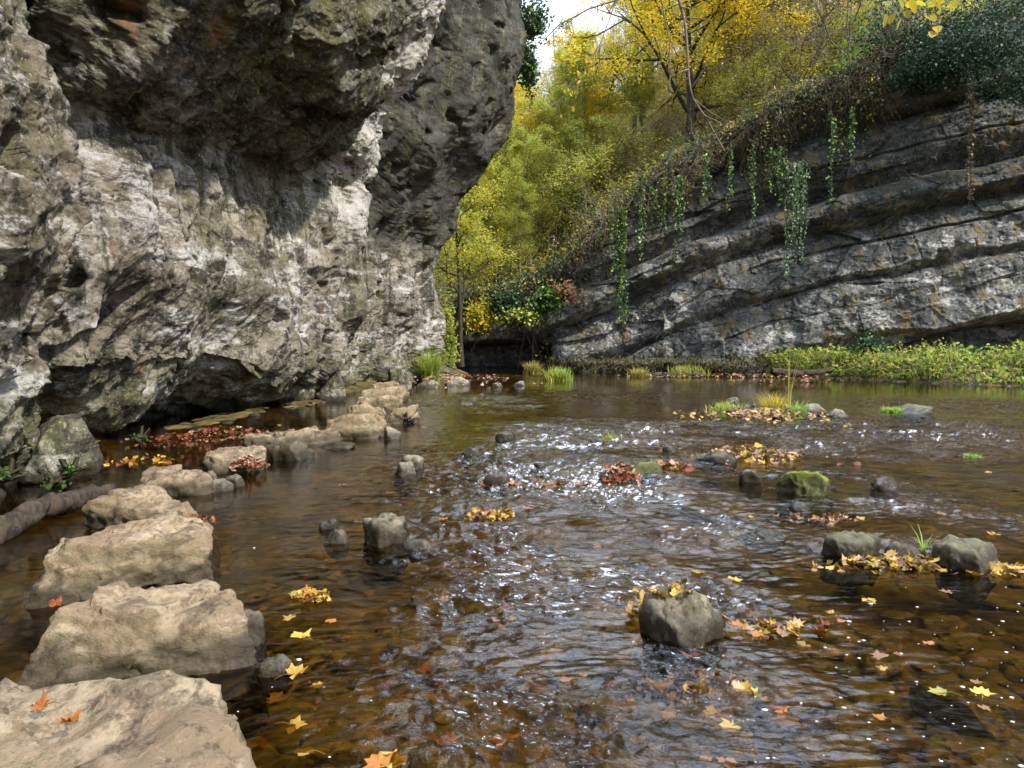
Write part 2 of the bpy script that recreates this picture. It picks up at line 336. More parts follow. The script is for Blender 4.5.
# ------------------------------------------------------------------ left cliff
def surf_normals(B):
    du = np.gradient(B, axis=0); dv = np.gradient(B, axis=1)
    n = np.cross(du, dv); n /= np.linalg.norm(n, axis=2, keepdims=True)+1e-9
    return n
ST = [
 (-3.0,[(-5.2,-.8),(-4.8,.0),(-4.5,.3),(-4.4,1),(-4.3,2.4),(-4.3,3.8),(-4.3,5),(-4.1,6),(-3.9,7.5),(-3.7,10),(-3.6,14),(-9,16)]),
 (6.6,[(-5.2,-.8),(-4.8,.0),(-4.55,.3),(-4.45,1),(-4.4,2.4),(-4.5,3.8),(-4.6,5),(-4.5,6),(-4.3,7.5),(-3.7,10),(-3.6,14),(-9,16)]),
 (7.55,[(-5.2,-.8),(-4.85,.0),(-4.6,.3),(-4.5,1),(-4.45,2.4),(-4.65,3.8),(-4.85,5),(-4.8,6),(-4.4,7.5),(-3.7,10),(-3.6,14),(-9,16)]),
 (7.85,[(-7.2,-.8),(-7,.1),(-5.9,.6),(-5.7,1.2),(-6.3,2.4),(-6.9,3.6),(-7.0,4.8),(-6.5,5.8),(-5.2,7.0),(-2.8,8),(-2.6,13),(-9,16)]),
 (8.75,[(-7.4,-.8),(-7.2,.1),(-5.9,.55),(-5.6,1.1),(-6.0,2.4),(-6.6,3.6),(-6.8,4.7),(-6.0,5.4),(-4.4,6.2),(-2.8,8),(-2.3,13),(-9,16)]),
 (9.25,[(-7.6,-.8),(-7.4,.1),(-5.9,.52),(-5.2,1.05),(-5.0,2.4),(-5.35,3.6),(-5.6,4.5),(-4.6,4.9),(-3.5,5.8),(-2.7,7.4),(-2.1,13),(-9,16)]),
 (12,[(-7.2,-.8),(-7.2,.1),(-5.7,.5),(-5.0,1.1),(-4.8,2.4),(-5.1,3.8),(-5.4,4.8),(-4.4,5.3),(-3.3,6.2),(-2.5,7.8),(-2.0,13),(-9,16)]),
 (17,[(-7,-.8),(-6.8,.1),(-5.4,.45),(-4.9,1.0),(-4.7,2.4),(-4.8,4.0),(-5.0,5.3),(-4.0,6.0),(-3.0,7.1),(-2.4,9),(-1.9,14),(-9,17)]),
 (20.3,[(-5.2,-.8),(-4.9,.1),(-4.6,.3),(-4.35,1.0),(-4.2,2.4),(-4.05,4.4),(-3.8,5.6),(-3.2,7),(-2.6,8.6),(-2.0,11.4),(-1.4,15.6),(-9,19)]),
 (21.5,[(-6.0,-.8),(-5.7,.1),(-5.5,.4),(-5.4,1),(-5.4,2.4),(-5.4,4.2),(-5.5,5.6),(-4.9,7.2),(-4.1,9),(-3.3,11.9),(-2.6,15.8),(-9,19)]),
 (23.8,[(-5.6,-.8),(-5.4,.1),(-5.2,.4),(-5.05,1),(-5.0,2.4),(-4.95,4.2),(-5.1,5.4),(-4.5,6.8),(-3.3,8.6),(-1.9,11.5),(-1.2,16.4),(-9,19)]),
 (24.0,[(-6.9,-.8),(-6.8,.1),(-6.6,.4),(-6.5,1),(-6.5,2.4),(-6.4,4.2),(-5.9,5.4),(-4.6,6.8),(-3.3,8.6),(-1.8,11.5),(-1.2,16.4),(-9,19)]),
 (24.45,[(-6.9,-.8),(-6.8,.1),(-6.6,.4),(-6.5,1),(-6.5,2.4),(-6.3,4.2),(-5.8,5.3),(-4.4,6.6),(-3.0,8.4),(-1.5,11.5),(-1,16.6),(-9,19)]),
 (24.65,[(-5.4,-.8),(-5.2,.1),(-4.95,.4),(-4.8,1),(-4.75,2.4),(-4.7,4.2),(-4.9,5.2),(-4.3,6.5),(-3.0,8.4),(-1.7,11.5),(-.9,16.6),(-9,19)]),
 (25.5,[(-5.2,-.8),(-5,.1),(-4.8,.4),(-4.6,1),(-4.5,2.4),(-4.4,4.2),(-4.5,5.0),(-3.8,6.1),(-2.3,8.2),(-1.2,11.4),(-.2,17.0),(-9,20)]),
 (27.4,[(-4.4,-.8),(-4.2,.1),(-4.0,.45),(-3.8,1.1),(-3.7,2.4),(-3.65,4.0),(-3.55,5.1),(-2.6,6.3),(-1.0,8.6),(-.1,11.6),(.3,17.5),(-9,20)]),
 (29.3,[(-4,-.8),(-3.7,.1),(-3.2,.5),(-3.0,1.2),(-2.95,2.4),(-2.95,4.0),(-2.8,5.4),(-2.1,7.0),(-0.3,9.4),(0.5,12.0),(.7,18),(-9,21)]),
 (31,[(-4.8,-.8),(-4.4,.1),(-3.9,.5),(-3.7,1.2),(-3.6,2.4),(-3.6,4.0),(-3.6,5.4),(-3.0,7.2),(-1.3,9.5),(-0.3,11.3),(0.0,16.5),(-9,20)]),
 (34,[(-7,-.8),(-6.8,.1),(-6.3,.5),(-6,1.2),(-6,2.4),(-6,4.0),(-6,5.4),(-5.6,7.2),(-4.5,9.5),(-4,11.3),(-3.5,16),(-9,20)]),
 (40,[(-12,-.8),(-12,.1),(-12,.5),(-12,1.2),(-12,2.4),(-12,4.0),(-12,5.4),(-12,7.2),(-12,9.5),(-12,11.3),(-12,15),(-14,17)])]
def left_cliff():
    ys = np.concatenate([np.linspace(-3,6,90,endpoint=False), 1/np.linspace(1/6.0,1/31.0,900), np.linspace(31.3,40,70)])
    sy = np.array([s[0] for s in ST]); PX = np.array([[p[0] for p in s[1]] for s in ST]); PZ = np.array([[p[1] for p in s[1]] for s in ST])
    cx = np.stack([np.interp(ys, sy, PX[:,k]) for k in range(12)],1); cz = np.stack([np.interp(ys, sy, PZ[:,k]) for k in range(12)],1)
    # rows: more of them where the wall shows
    kn = [0,1,2,3,4,5,6,7,8,9,10,11]; cnt = [12,30,40,80,80,50,70,90,80,90,30]
    v = np.concatenate([np.linspace(a,a+1,c,endpoint=False) for a,c in zip(kn,cnt)]+[[11.0]])
    nu, nv = len(ys), len(v)
    B = np.zeros((nu,nv,3)); 
    for u in range(nu):
        B[u,:,0] = np.interp(v, kn, cx[u]); B[u,:,2] = np.interp(v, kn, cz[u])
    B[:,:,1] = ys[:,None]
    # soften the profile corners
    for _ in range(6):
        X = B.copy(); X[:,1:-1] = (B[:,:-2]+2*B[:,1:-1]+B[:,2:])/4; B = X
    N = surf_normals(B)
    for _ in range(20):
        N[:,1:-1] = (N[:,:-2]+2*N[:,1:-1]+N[:,2:])/4; N[1:-1] = (N[:-2]+2*N[1:-1]+N[2:])/4
    N /= np.linalg.norm(N,axis=2,keepdims=True)
    if N[400,200,0] < 0: N = -N
    P = B.reshape(-1,3)
    ph = R(22); s = P[:,1]*math.cos(ph)+P[:,2]*math.sin(ph); t = -P[:,1]*math.sin(ph)+P[:,2]*math.cos(ph); x = P[:,0]
    W = fbm(P*.7, 3, 5)[:,None]*.5
    Q = np.stack([x, s*.38, t],1)
    d = .62*fbm(P*.33,2,1) + .20*ridged(Q*.5+W,2,21)*.6 + .20*facets(Q*.7+W,3,.6) + .045*facets(np.stack([x,s*.45,t],1)*2.2+W*2,4,.7)
    d += .10*fbm(Q*1.3+W,4,44,.6) + .035*ridged(np.stack([x,s*.5,t],1)*2.6+W,4,61,.6) + .016*facets(np.stack([x,s*.6,t],1)*6+W*3,9) + .03*fbm(P*5,5,71,.65)
    wall = sstep(.9,1.8,P[:,2])*sstep(6.2,5.0,P[:,2])*sstep(8.8,9.6,P[:,1]); bulge = sstep(21.5,23,P[:,1])*sstep(4.5,5.5,P[:,2])
    smooth_d = .62*fbm(P*.33,2,1) + .18*fbm(P*np.array([.8,.8,.45]),3,44,.5) + .13*facets(P*np.array([.8,.8,.5])+W,3,.6) + .05*facets(P*np.array([1.6,1.6,1.0])+W,8,.6) + .035*fbm(P*4,5,71,.65)
    d = d*(1-.6*wall-.65*bulge) + smooth_d*(.6*wall+.65*bulge)
    # vertical gullies and flutes that the seepage has cut into the upper wall
    fl = fbm(np.stack([P[:,1]*1.6, P[:,2]*.22, x*.3],1), 3, 91)
    d -= .42*np.clip(fl,0,1)*sstep(2.2,3.2,P[:,2])*sstep(6.5,5,P[:,2])
    # pits
    pit = fbm(P*1.25+W,2,33); d -= .30*sstep(.32,.62,pit)
    near = sstep(5.0,6.2,P[:,1]); d *= .55+.45*near
    V = P + N.reshape(-1,3)*d[:,None]
    F_ = grid_faces(nu,nv)
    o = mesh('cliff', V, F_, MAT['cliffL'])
    return tag(o, 'pale overhanging limestone cliff along the stepping stones', 'cliff', kind='structure')
left_cliff()

# ------------------------------------------------------------------ right cliff
def yc(x): return 40.8-.3*np.asarray(x,float)
def Ttop(x): return np.interp(x, [-40,-14,-8,-3,0,1.5,3,5.5,10.5,16,21,35,60],[1.0,1.2,1.6,3.4,4.2,4.9,5.8,8.5,11.6,14.2,17,20,24])
def hdip(x): return np.where(x<13, .4*(x-7), 2.4+.2*(x-13))
def hill_z(x, y):
    dy = y-(yc(x)+.16*Ttop(x)+1.2)
    z = Ttop(x) + np.where(dy>0, .40*np.minimum(dy,42)+.12*np.maximum(dy-42,0), dy*2.5)
    return z
def right_cliff():
    xs = np.concatenate([np.linspace(-14,-4,60,endpoint=False), np.linspace(-4,26,900,endpoint=False), np.linspace(26,50,80)])
    nv1, nv2 = 520, 26
    v = np.linspace(0,1,nv1); nu = len(xs)
    T = Ttop(xs)[:,None]
    z = -.8 + (T+.8)*v[None,:]
    X = np.repeat(xs[:,None],nv1,1); Y = yc(X)+.16*np.maximum(z,0)
    P = np.stack([X,Y,z],2).reshape(-1,3)
    W = fbm(P*.22,3,5)
    s = P[:,2]-hdip(P[:,0]) + W*.20 + .10*fbm(P*.6,3,8)
    th = .13+.16*np.clip(.45+1.5*fbm(np.stack([P[:,0]*.16,np.floor(s/2.2)*3.1,0*s],1),2,19),0,1)
    bnd = [-30,-1.95,1.35,4.0,5.75,9.0,12.5,40]
    amp = [0,.80,.62,1.15,.80,.9,.6,.5]; L = np.zeros(len(P))
    for i in range(1,len(bnd)-1):
        a, b = bnd[i], bnd[i+1]; t = (s-a)/(b-a); w = .16/(b-a)*1.2
        sel = (t>=0)&(t<1)
        tt = np.clip(t,0,1); f = np.where(tt<th, sstep(-.03,1.05,tt/th), 1-.42*np.maximum((tt-th)/(1-th),0)**1.6-.25*sstep(.86,1.0,tt)); th_ = th*(1.7 if i in (3,4) else 1.0); tt = np.clip(t,0,1); f = np.where(tt<th_, sstep(-.03,1.05,tt/th_), 1-.42*np.maximum((tt-th_)/(1-th_),0)**1.6-.25*sstep(.86,1.0,tt)); L = np.where(sel, amp[i]*1.5*f - .75, L)
    crk = np.abs(s-3.15-.25*W); L -= .35*sstep(.10,.02,crk)*sstep(11,13.5,P[:,0]) + .22*sstep(.10,.02,np.abs(s-7.3-.3*W)) + .16*sstep(.07,.01,np.abs(s-.1-.4*W))*sstep(.0,.25,W)
    jx = perlin(np.stack([P[:,0]*.45+s*.1,np.floor((s-1.35)/2.65)*7.3,0*s],1),23); L -= .10*sstep(.03,.0,np.abs(jx))*sstep(.12,.35,fbm(P*.35,2,67))
    # bands within each bed
    L += .05*perlin(np.stack([P[:,0]*.12,s*2.4,0*s],1),6)*2
    # undercut caves at both ends
    cav = sstep(-1.9,-2.25,s)*sstep(12.5,14.5,P[:,0]); L = L*(1-cav) - 4.5*cav
    lipz = 1.75-.10*np.abs(P[:,0]+1)+.12*W
    cl = sstep(2.3,1.3,P[:,0])*sstep(lipz+.1,lipz-.25,P[:,2]); L = L*(1-cl)-4.5*cl
    # bank ledge along the foot
    led = sstep(2.2,4.5,P[:,0])*sstep(15.5,13.5,P[:,0])*sstep(.75,.45,P[:,2]+.15*W); L = L*(1-led)+(1.1+.35*W)*led
    Q = np.stack([P[:,0]*.6, P[:,1], s*1.25],1)
    dd = .75*fbm(P*.22,2,31) + .30*facets(Q*.5,13,.5) + .11*facets(Q*1.5,14,.6) + .14*fbm(P*.9,4,15) + .035*ridged(Q*1.8,3,16) + .05*facets(P*4.5,17)
    L += dd*(1-.6*np.maximum(cav,cl))
    n0 = np.array([-.287,-.958,0])
    V = (P + n0*L[:,None]).reshape(nu,nv1,3)
    # the top runs back under the hillside
    k = np.linspace(0,1,nv2)[1:]
    last = V[:,-1:,:]; bk = last + np.array([.287,.958,0])*(k[None,:,None]*6.0)
    bk[:,:,2] = last[:,:,2]*(1-k)[None,:] + (hill_z(bk[:,:,0],bk[:,:,1])+.05)*k[None,:] + .35*fbm(bk.reshape(-1,3)*.6,3,41).reshape(nu,-1)*(k*(1-k)*4)[None,:]
    V = np.concatenate([V,bk],1)
    o = mesh('cliff', V.reshape(-1,3), grid_faces(nu, nv1+nv2-1)[:,::-1], MAT['cliffR'])
    tag(o, 'dark grey bedded cliff beyond the river with tilted rock ledges', 'cliff', kind='structure')
    return V
RC = right_cliff()
def rc_edge(x):
    i = int(np.argmin(np.abs(RC[:,519,0]-x))); return RC[i,519]
def rc_front(x, z):
    """a point on the cliff face near x at height z"""
    i = int(np.argmin(np.abs(RC[:,300,0]-x))); j = int(np.argmin(np.abs(RC[i,:520,2]-z))); return RC[i,j]

# ------------------------------------------------------------------ hillside, bank, bed, water
def hillside():
    xs = np.linspace(-70,110,260); ys = np.concatenate([np.linspace(34,100,200), np.linspace(102,220,40)])
    X,Y = np.meshgrid(xs,ys,indexing='ij'); Z = hill_z(X,Y); Z = np.where(Y-(yc(X)+.16*Ttop(X)+1.2) < 3.2, -3.0, Z)
    P = np.stack([X,Y,Z],2).reshape(-1,3); P[:,2] += .9*fbm(P*np.array([.15,.15,0]),4,3)*sstep(4.5,10,(P[:,1]-yc(P[:,0])-.16*Ttop(P[:,0])-1))
    P[:,2] = np.maximum(P[:,2],-3)
    tag(mesh('hillside', P, grid_faces(len(xs),len(ys)), MAT['soil']), 'wooded hillside above the cliff', 'hillside', kind='structure')
hillside()
def mound_z(x, y):
    """gravel bars, banks and ledges that rise out of the river bed"""
    z = np.full(np.shape(x), -9.0)
    for cx,cy,rx,ry,h in MOUNDS:
        q = ((x-cx)/rx)**2+((y-cy)/ry)**2
        z = np.maximum(z, -.3+(h+.3)*np.exp(-q*q*.7))
    return z
_i = G(765,412); _s = G(670,376)
MOUNDS = [(-4.4,35.0,2.2,5.2,.42), (-7,30,3,12,.3), (_i[0],_i[1],1.35,1.3,.05), (_s[0],_s[1],2.2,2.0,.03), (-6.6,9.5,1.0,3.0,.06), (-5.6,14.5,.7,4,.02), (-5,18.5,.7,3,.04)]
def bed_z(x, y):
    P = np.stack([np.ravel(x),np.ravel(y),0*np.ravel(x)],1)
    b = -.33+.07*fbm(P*.8,3,77)+.05*fbm(P*3.1,3,78)
    rb = bank_z(P[:,0],P[:,1])
    return np.maximum(np.maximum(b, mound_z(P[:,0],P[:,1])+.04*fbm(P*2.5,4,79)), rb).reshape(np.shape(x))
def bank_z(x, y):
    # right bank: front edge runs from (13.4,31) to (16.6,25.2) and on to the right
    fx = np.array([12.0,13.6,15,16.6,20,30,60]); fy = np.array([35,31.0,28,25.6,23.2,20,16])
    e = np.interp(x, fx, fy); e = np.where(x<12, 99, e)
    d = y-e
    return np.where(d>-1.5, np.clip(-.3+.38*(d+.7),-.35,.75), -9)
def riverbed():
    ys = np.concatenate([np.linspace(-9,.9,30,endpoint=False), .9*np.exp(np.linspace(0,math.log(60/.9),620))])
    k = np.concatenate([np.linspace(-6,-1.1,30,endpoint=False), np.linspace(-1.1,1.1,560), np.linspace(1.12,6,30)])
    X = k[:,None]*(np.maximum(ys,0)+3)[None,:]; Y = np.repeat(ys[None,:],len(k),0)
    Z = bed_z(X,Y)
    tag(mesh('riverbed', np.stack([X,Y,Z],2).reshape(-1,3), grid_faces(len(k),len(ys)), MAT['bed']), kind='structure')
    # the ground everything stands on, out to the horizon
    g = np.array([(-900,-900,-4.2),(900,-900,-4.2),(900,1500,-4.2),(-900,1500,-4.2)],float)
    tag(mesh('ground', g, np.array([[0,1,2,3]]), MAT['soil'], smooth=False), kind='structure')
riverbed()
# riffles: pixel centre, world radii (across, along), strength
RF = [(560,470,1.7,3.6,1.0),(500,520,1.0,1.6,.9),(560,570,.75,1.0,1.0),(470,600,.45,.55,.8),(575,700,.75,.85,1.25),(470,720,.25,.4,.7),(640,690,.35,.4,.8),(600,600,.55,.5,.9),
      (700,600,.45,.35,.8),(650,535,1.0,.6,.9),(620,432,2.4,2.2,.8),(740,428,2.0,1.8,.8),(930,432,2.6,2.6,1.0),(980,405,3.0,2.5,.6),(850,447,1.6,1.6,.7),(480,402,2.0,3.5,.55),(600,396,3,3,.4),(500,376,2.4,3,.9),
      (900,500,1.1,1.0,.45),(800,470,1.0,1.0,.35),(450,470,.9,2.0,.6),(340,560,.5,.4,.2),(730,500,1.2,.6,.5),(860,545,.8,.3,.6),(1010,520,.8,.6,.5),(425,545,.4,.6,.6)]
def riff(x, y):
    m = np.zeros(np.shape(x))
    for px,py,rx,ry,s in RF:
        c = G(px,py); m = np.maximum(m, s*np.exp(-(((x-c[0])/rx)**2+((y-c[1])/ry)**2)*1.1))
    return m
def water():
    ys = np.concatenate([np.linspace(-8,1.2,24,endpoint=False), 1.2*np.exp(np.linspace(0,math.log(56/1.2),900))])
    k = np.concatenate([np.linspace(-5,-.9,30,endpoint=False), np.linspace(-.9,.95,800), np.linspace(.96,5,30)])
    X = k[:,None]*(np.maximum(ys,0)+1.2)[None,:]; Y = np.repeat(ys[None,:],len(k),0)
    x = X.ravel(); y = Y.ravel(); P = np.stack([x,y,0*x],1)
    m = riff(x,y)*(1+.9*fbm(P*1.1,3,7)); m = np.clip(m,0,1.25)
    fx = fbm(P*.5,2,11)*.5; u = x+fx; v = y+fbm(P*.5,2,12)*.5
    A = perlin(np.stack([u*3.0,v*5.5,0*x],1),1); Bn = perlin(np.stack([u*9+v*3,v*14-u*2.5,0*x],1),2)*.75; Cn = 1-2*np.abs(perlin(np.stack([u*4.6-v*1.4,v*8.5,0*x],1),3)); E = perlin(np.stack([u*21,v*30,0*x],1),4)*.8
    far = 1+.15*sstep(8,25,y)
    z = m*far*(.040*A+.040*Bn+.034*Cn+.018*E) + .0016*perlin(np.stack([u*2.2,v*3.6,0*x],1),5) + .0006*perlin(np.stack([u*9,v*12,0*x],1),6)
    z -= .004*m
    c = np.stack([m,m,m],1)
    o = mesh('water', np.stack([x,y,z],1), grid_faces(len(k),len(ys)), MAT['water'], col=c)
    tag(o, kind='structure')
water()
# ------------------------------------------------------------------ rocks
import bmesh
_ICO = {}
def ico(n):
    if n not in _ICO:
        b = bmesh.new(); bmesh.ops.create_icosphere(b, subdivisions=n, radius=1)
        b.verts.ensure_lookup_table(); V = np.array([v.co[:] for v in b.verts]); b.faces.ensure_lookup_table(); T = np.array([[v.index for v in f.verts] for f in b.faces]); b.free()
        _ICO[n] = (V/np.linalg.norm(V,axis=1,keepdims=True), T)
    return _ICO[n]
def rock_pts(seed, n=4, k=3.5, cuts=9, rough=.10, cutmin=.62):
    r = np.random.default_rng(seed); V, T = ico(n)
    P = V/(np.abs(V)**k).sum(1,keepdims=True)**(1/k)
    for _ in range(cuts):
        q = r.normal(size=3); q /= np.linalg.norm(q); h = cutmin+.35*r.random()
        ex = np.maximum(0, P@q-h); P = P - ex[:,None]*q*.94
    P = P + V*(rough*fbm(V*1.7+seed*3.1,4,seed%97,.55)+rough*.5*facets(V*2.6+seed,seed%89,.6)+rough*.22*fbm(V*9+seed,3,seed%83))[:,None]
    return P, T
def rock(name, loc, dims, seed, mat, label=None, cat='rock', group=None, rz=0.0, n=4, k=3.0, cuts=9, rough=.10, tilt=(0,0), cutmin=.62, parent=None):
    P, T = rock_pts(seed,n,k,cuts,rough,cutmin)
    P = P*np.array(dims)*.5
    cx, cy = math.cos(tilt[0]), math.cos(tilt[1]); sx, sy = math.sin(tilt[0]), math.sin(tilt[1])
    P = P@np.array([[1,0,0],[0,cx,sx],[0,-sx,cx]])@np.array([[cy,0,-sy],[0,1,0],[sy,0,cy]])
    c, s = math.cos(rz), math.sin(rz); P = P@np.array([[c,s,0],[-s,c,0],[0,0,1]])
    o = mesh(name, P, T, mat, parent); o.location = tuple(float(v) for v in loc)
    return tag(o, label, cat, group) if label else o
def slab(name, corners, ztop, seed, mat, label, zbot=-.4, grow_=1.05, n=6, rough=.035, cat='stepping stone', tilt=(0,0), k=16, bumps=()):
    """a hewn block on a four-cornered footprint (near-left, near-right, far-right, far-left)"""
    V, T = ico(n); P = V/(np.abs(V)**k).sum(1,keepdims=True)**(1/k)
    r = np.random.default_rng(seed)
    for _ in range(9):
        q = r.normal(size=3)*np.array([1,1,.8]); q /= np.linalg.norm(q); h = 1.02+.35*r.random()
        ex = np.maximum(0,P@q-h); P = P-ex[:,None]*q*.95
    C = np.array(corners, float); u = (P[:,0]+1)/2; v = (P[:,1]+1)/2
    xy = ((1-u)*(1-v))[:,None]*C[0]+(u*(1-v))[:,None]*C[1]+(u*v)[:,None]*C[2]+((1-u)*v)[:,None]*C[3]
    w = (P[:,2]+1)/2
    zt = ztop + tilt[0]*(u-.5)+tilt[1]*(v-.5)
    # the foot spreads a little
    cen = C.mean(0); xy = cen+(xy-cen)*(grow_+.10*(1-w))[:,None]
    X = np.column_stack([xy, zbot+(zt-zbot)*w])
    Wp = X*np.array([1,1,1.6])
    wr = fbm(Wp*1.3+seed,3,seed)[:,None]*.4
    d = rough*(1.0*fbm(Wp*1.6+seed,4,seed+1,.55)+1.5*facets(Wp*1.4+wr*.6,seed+2,.55)+.8*facets(Wp*4.5+wr,seed+3,.6)+.35*fbm(Wp*11,4,seed+4,.65)+.5*ridged(Wp*np.array([1,1,2.0])*2+wr,3,seed+5))
    # split lines
    cr = np.abs(perlin(Wp*np.array([1.5,1.5,.5])+wr*1.5,seed+6)); d -= rough*2.6*sstep(.04,0,cr)*sstep(-.1,.2,perlin(Wp*.9,seed+7))
    X = X+V*d[:,None]
    for bx,by,br,bh in bumps:
        q = ((X[:,0]-bx)**2+(X[:,1]-by)**2)/(br*br); X[:,2] += bh*np.exp(-q*q)*w
    loc = np.array([cen[0],cen[1],0])
    return tag(mesh(name, X, T, mat, None, loc=loc), label, cat, 'stepping stones across the shallows')
def XY(px,py,z=0): return G(px,py,z)[:2]

slab('stepping_stone', [(-2.4,1.0),(-.62,.95),(-.78,2.34),(-1.85,2.46)], .285, 3, MAT['step'], 'broad tan stepping stone with two curled orange leaves, nearest the camera', rough=.045, grow_=1.0, tilt=(-.02,.03), bumps=((-1.2,2.35,.22,.035),(-.95,1.9,.2,.03)))
slab('stepping_stone', [XY(20,692),XY(252,664),XY(205,566,.26),XY(78,594,.26)], .25, 11, MAT['step'], 'big squared tan stepping stone split by a crack on its front face', rough=.04, tilt=(.0,.0))
slab('stepping_stone', [XY(48,605),XY(205,580),XY(200,517,.27),XY(72,531,.27)], .275, 21, MAT['step'], 'blocky tan stepping stone behind the big cracked one', rough=.04, tilt=(.02,-.01))
slab('stepping_stone', [XY(88,530),XY(205,545),XY(200,500,.2),XY(105,490,.22)], .20, 31, MAT['step'], 'tan stepping stone with a rounded hump at its left end and leaf litter', rough=.045, tilt=(-.05,0), bumps=((-2.95,5.75,.24,.06),))
slab('stepping_stone', [XY(140,498),XY(212,494),XY(205,468,.17),XY(148,471,.17)], .17, 41, MAT['step'], 'tapering stepping stone with a dark wet front behind the humped one', rough=.05, n=5, grow_=.97)
slab('stepping_stone', [XY(203,476),XY(268,470),XY(264,447,.16),XY(206,449,.16)], .17, 51, MAT['step'], 'flat stepping stone with a heap of reddish leaves on its right corner', rough=.05, n=5, grow_=.97)
slab('stepping_stone', [XY(242,450),XY(342,441),XY(343,429,.13),XY(256,432,.13)], .13, 61, MAT['step'], 'long low stepping slab lying flat before the square block', rough=.05, n=5, grow_=.97)
slab('stepping_stone', [XY(322,439),XY(384,438),XY(385,413,.31),XY(330,416,.31)], .30, 71, MAT['step'], 'upright square stepping block with a mossy yellow front face', rough=.05, n=5, grow_=.97)
slab('stepping_stone', [XY(345,423),XY(388,421),XY(392,404,.3),XY(352,405,.3)], .29, 81, MAT['step'], 'stepping slab directly behind the upright square block', rough=.06, n=5, grow_=.90)
slab('stepping_stone', [XY(392,424),XY(418,422),XY(418,408,.27),XY(393,409,.27)], .27, 91, MAT['step'], 'small dark sided stepping block at the water edge of the row', rough=.06, n=5, grow_=.90)
slab('stepping_stone', [XY(354,412),XY(400,411),XY(403,394,.3),XY(358,396,.3)], .28, 101, MAT['step'], 'stepping slab in the middle of the far stack of slabs', rough=.06, n=5, grow_=.90)
slab('stepping_stone', [XY(360,404),XY(406,402),XY(408,388,.3),XY(366,390,.3)], .30, 111, MAT['step'], 'stepping slab with a pale rounded end near the far stack top', rough=.07, n=5, grow_=.90)
slab('stepping_stone', [XY(366,397),XY(398,396),XY(400,384,.3),XY(372,386,.3)], .33, 121, MAT['step'], 'farthest stepping slab of the row below the cliff corner', rough=.07, n=5, grow_=.90)

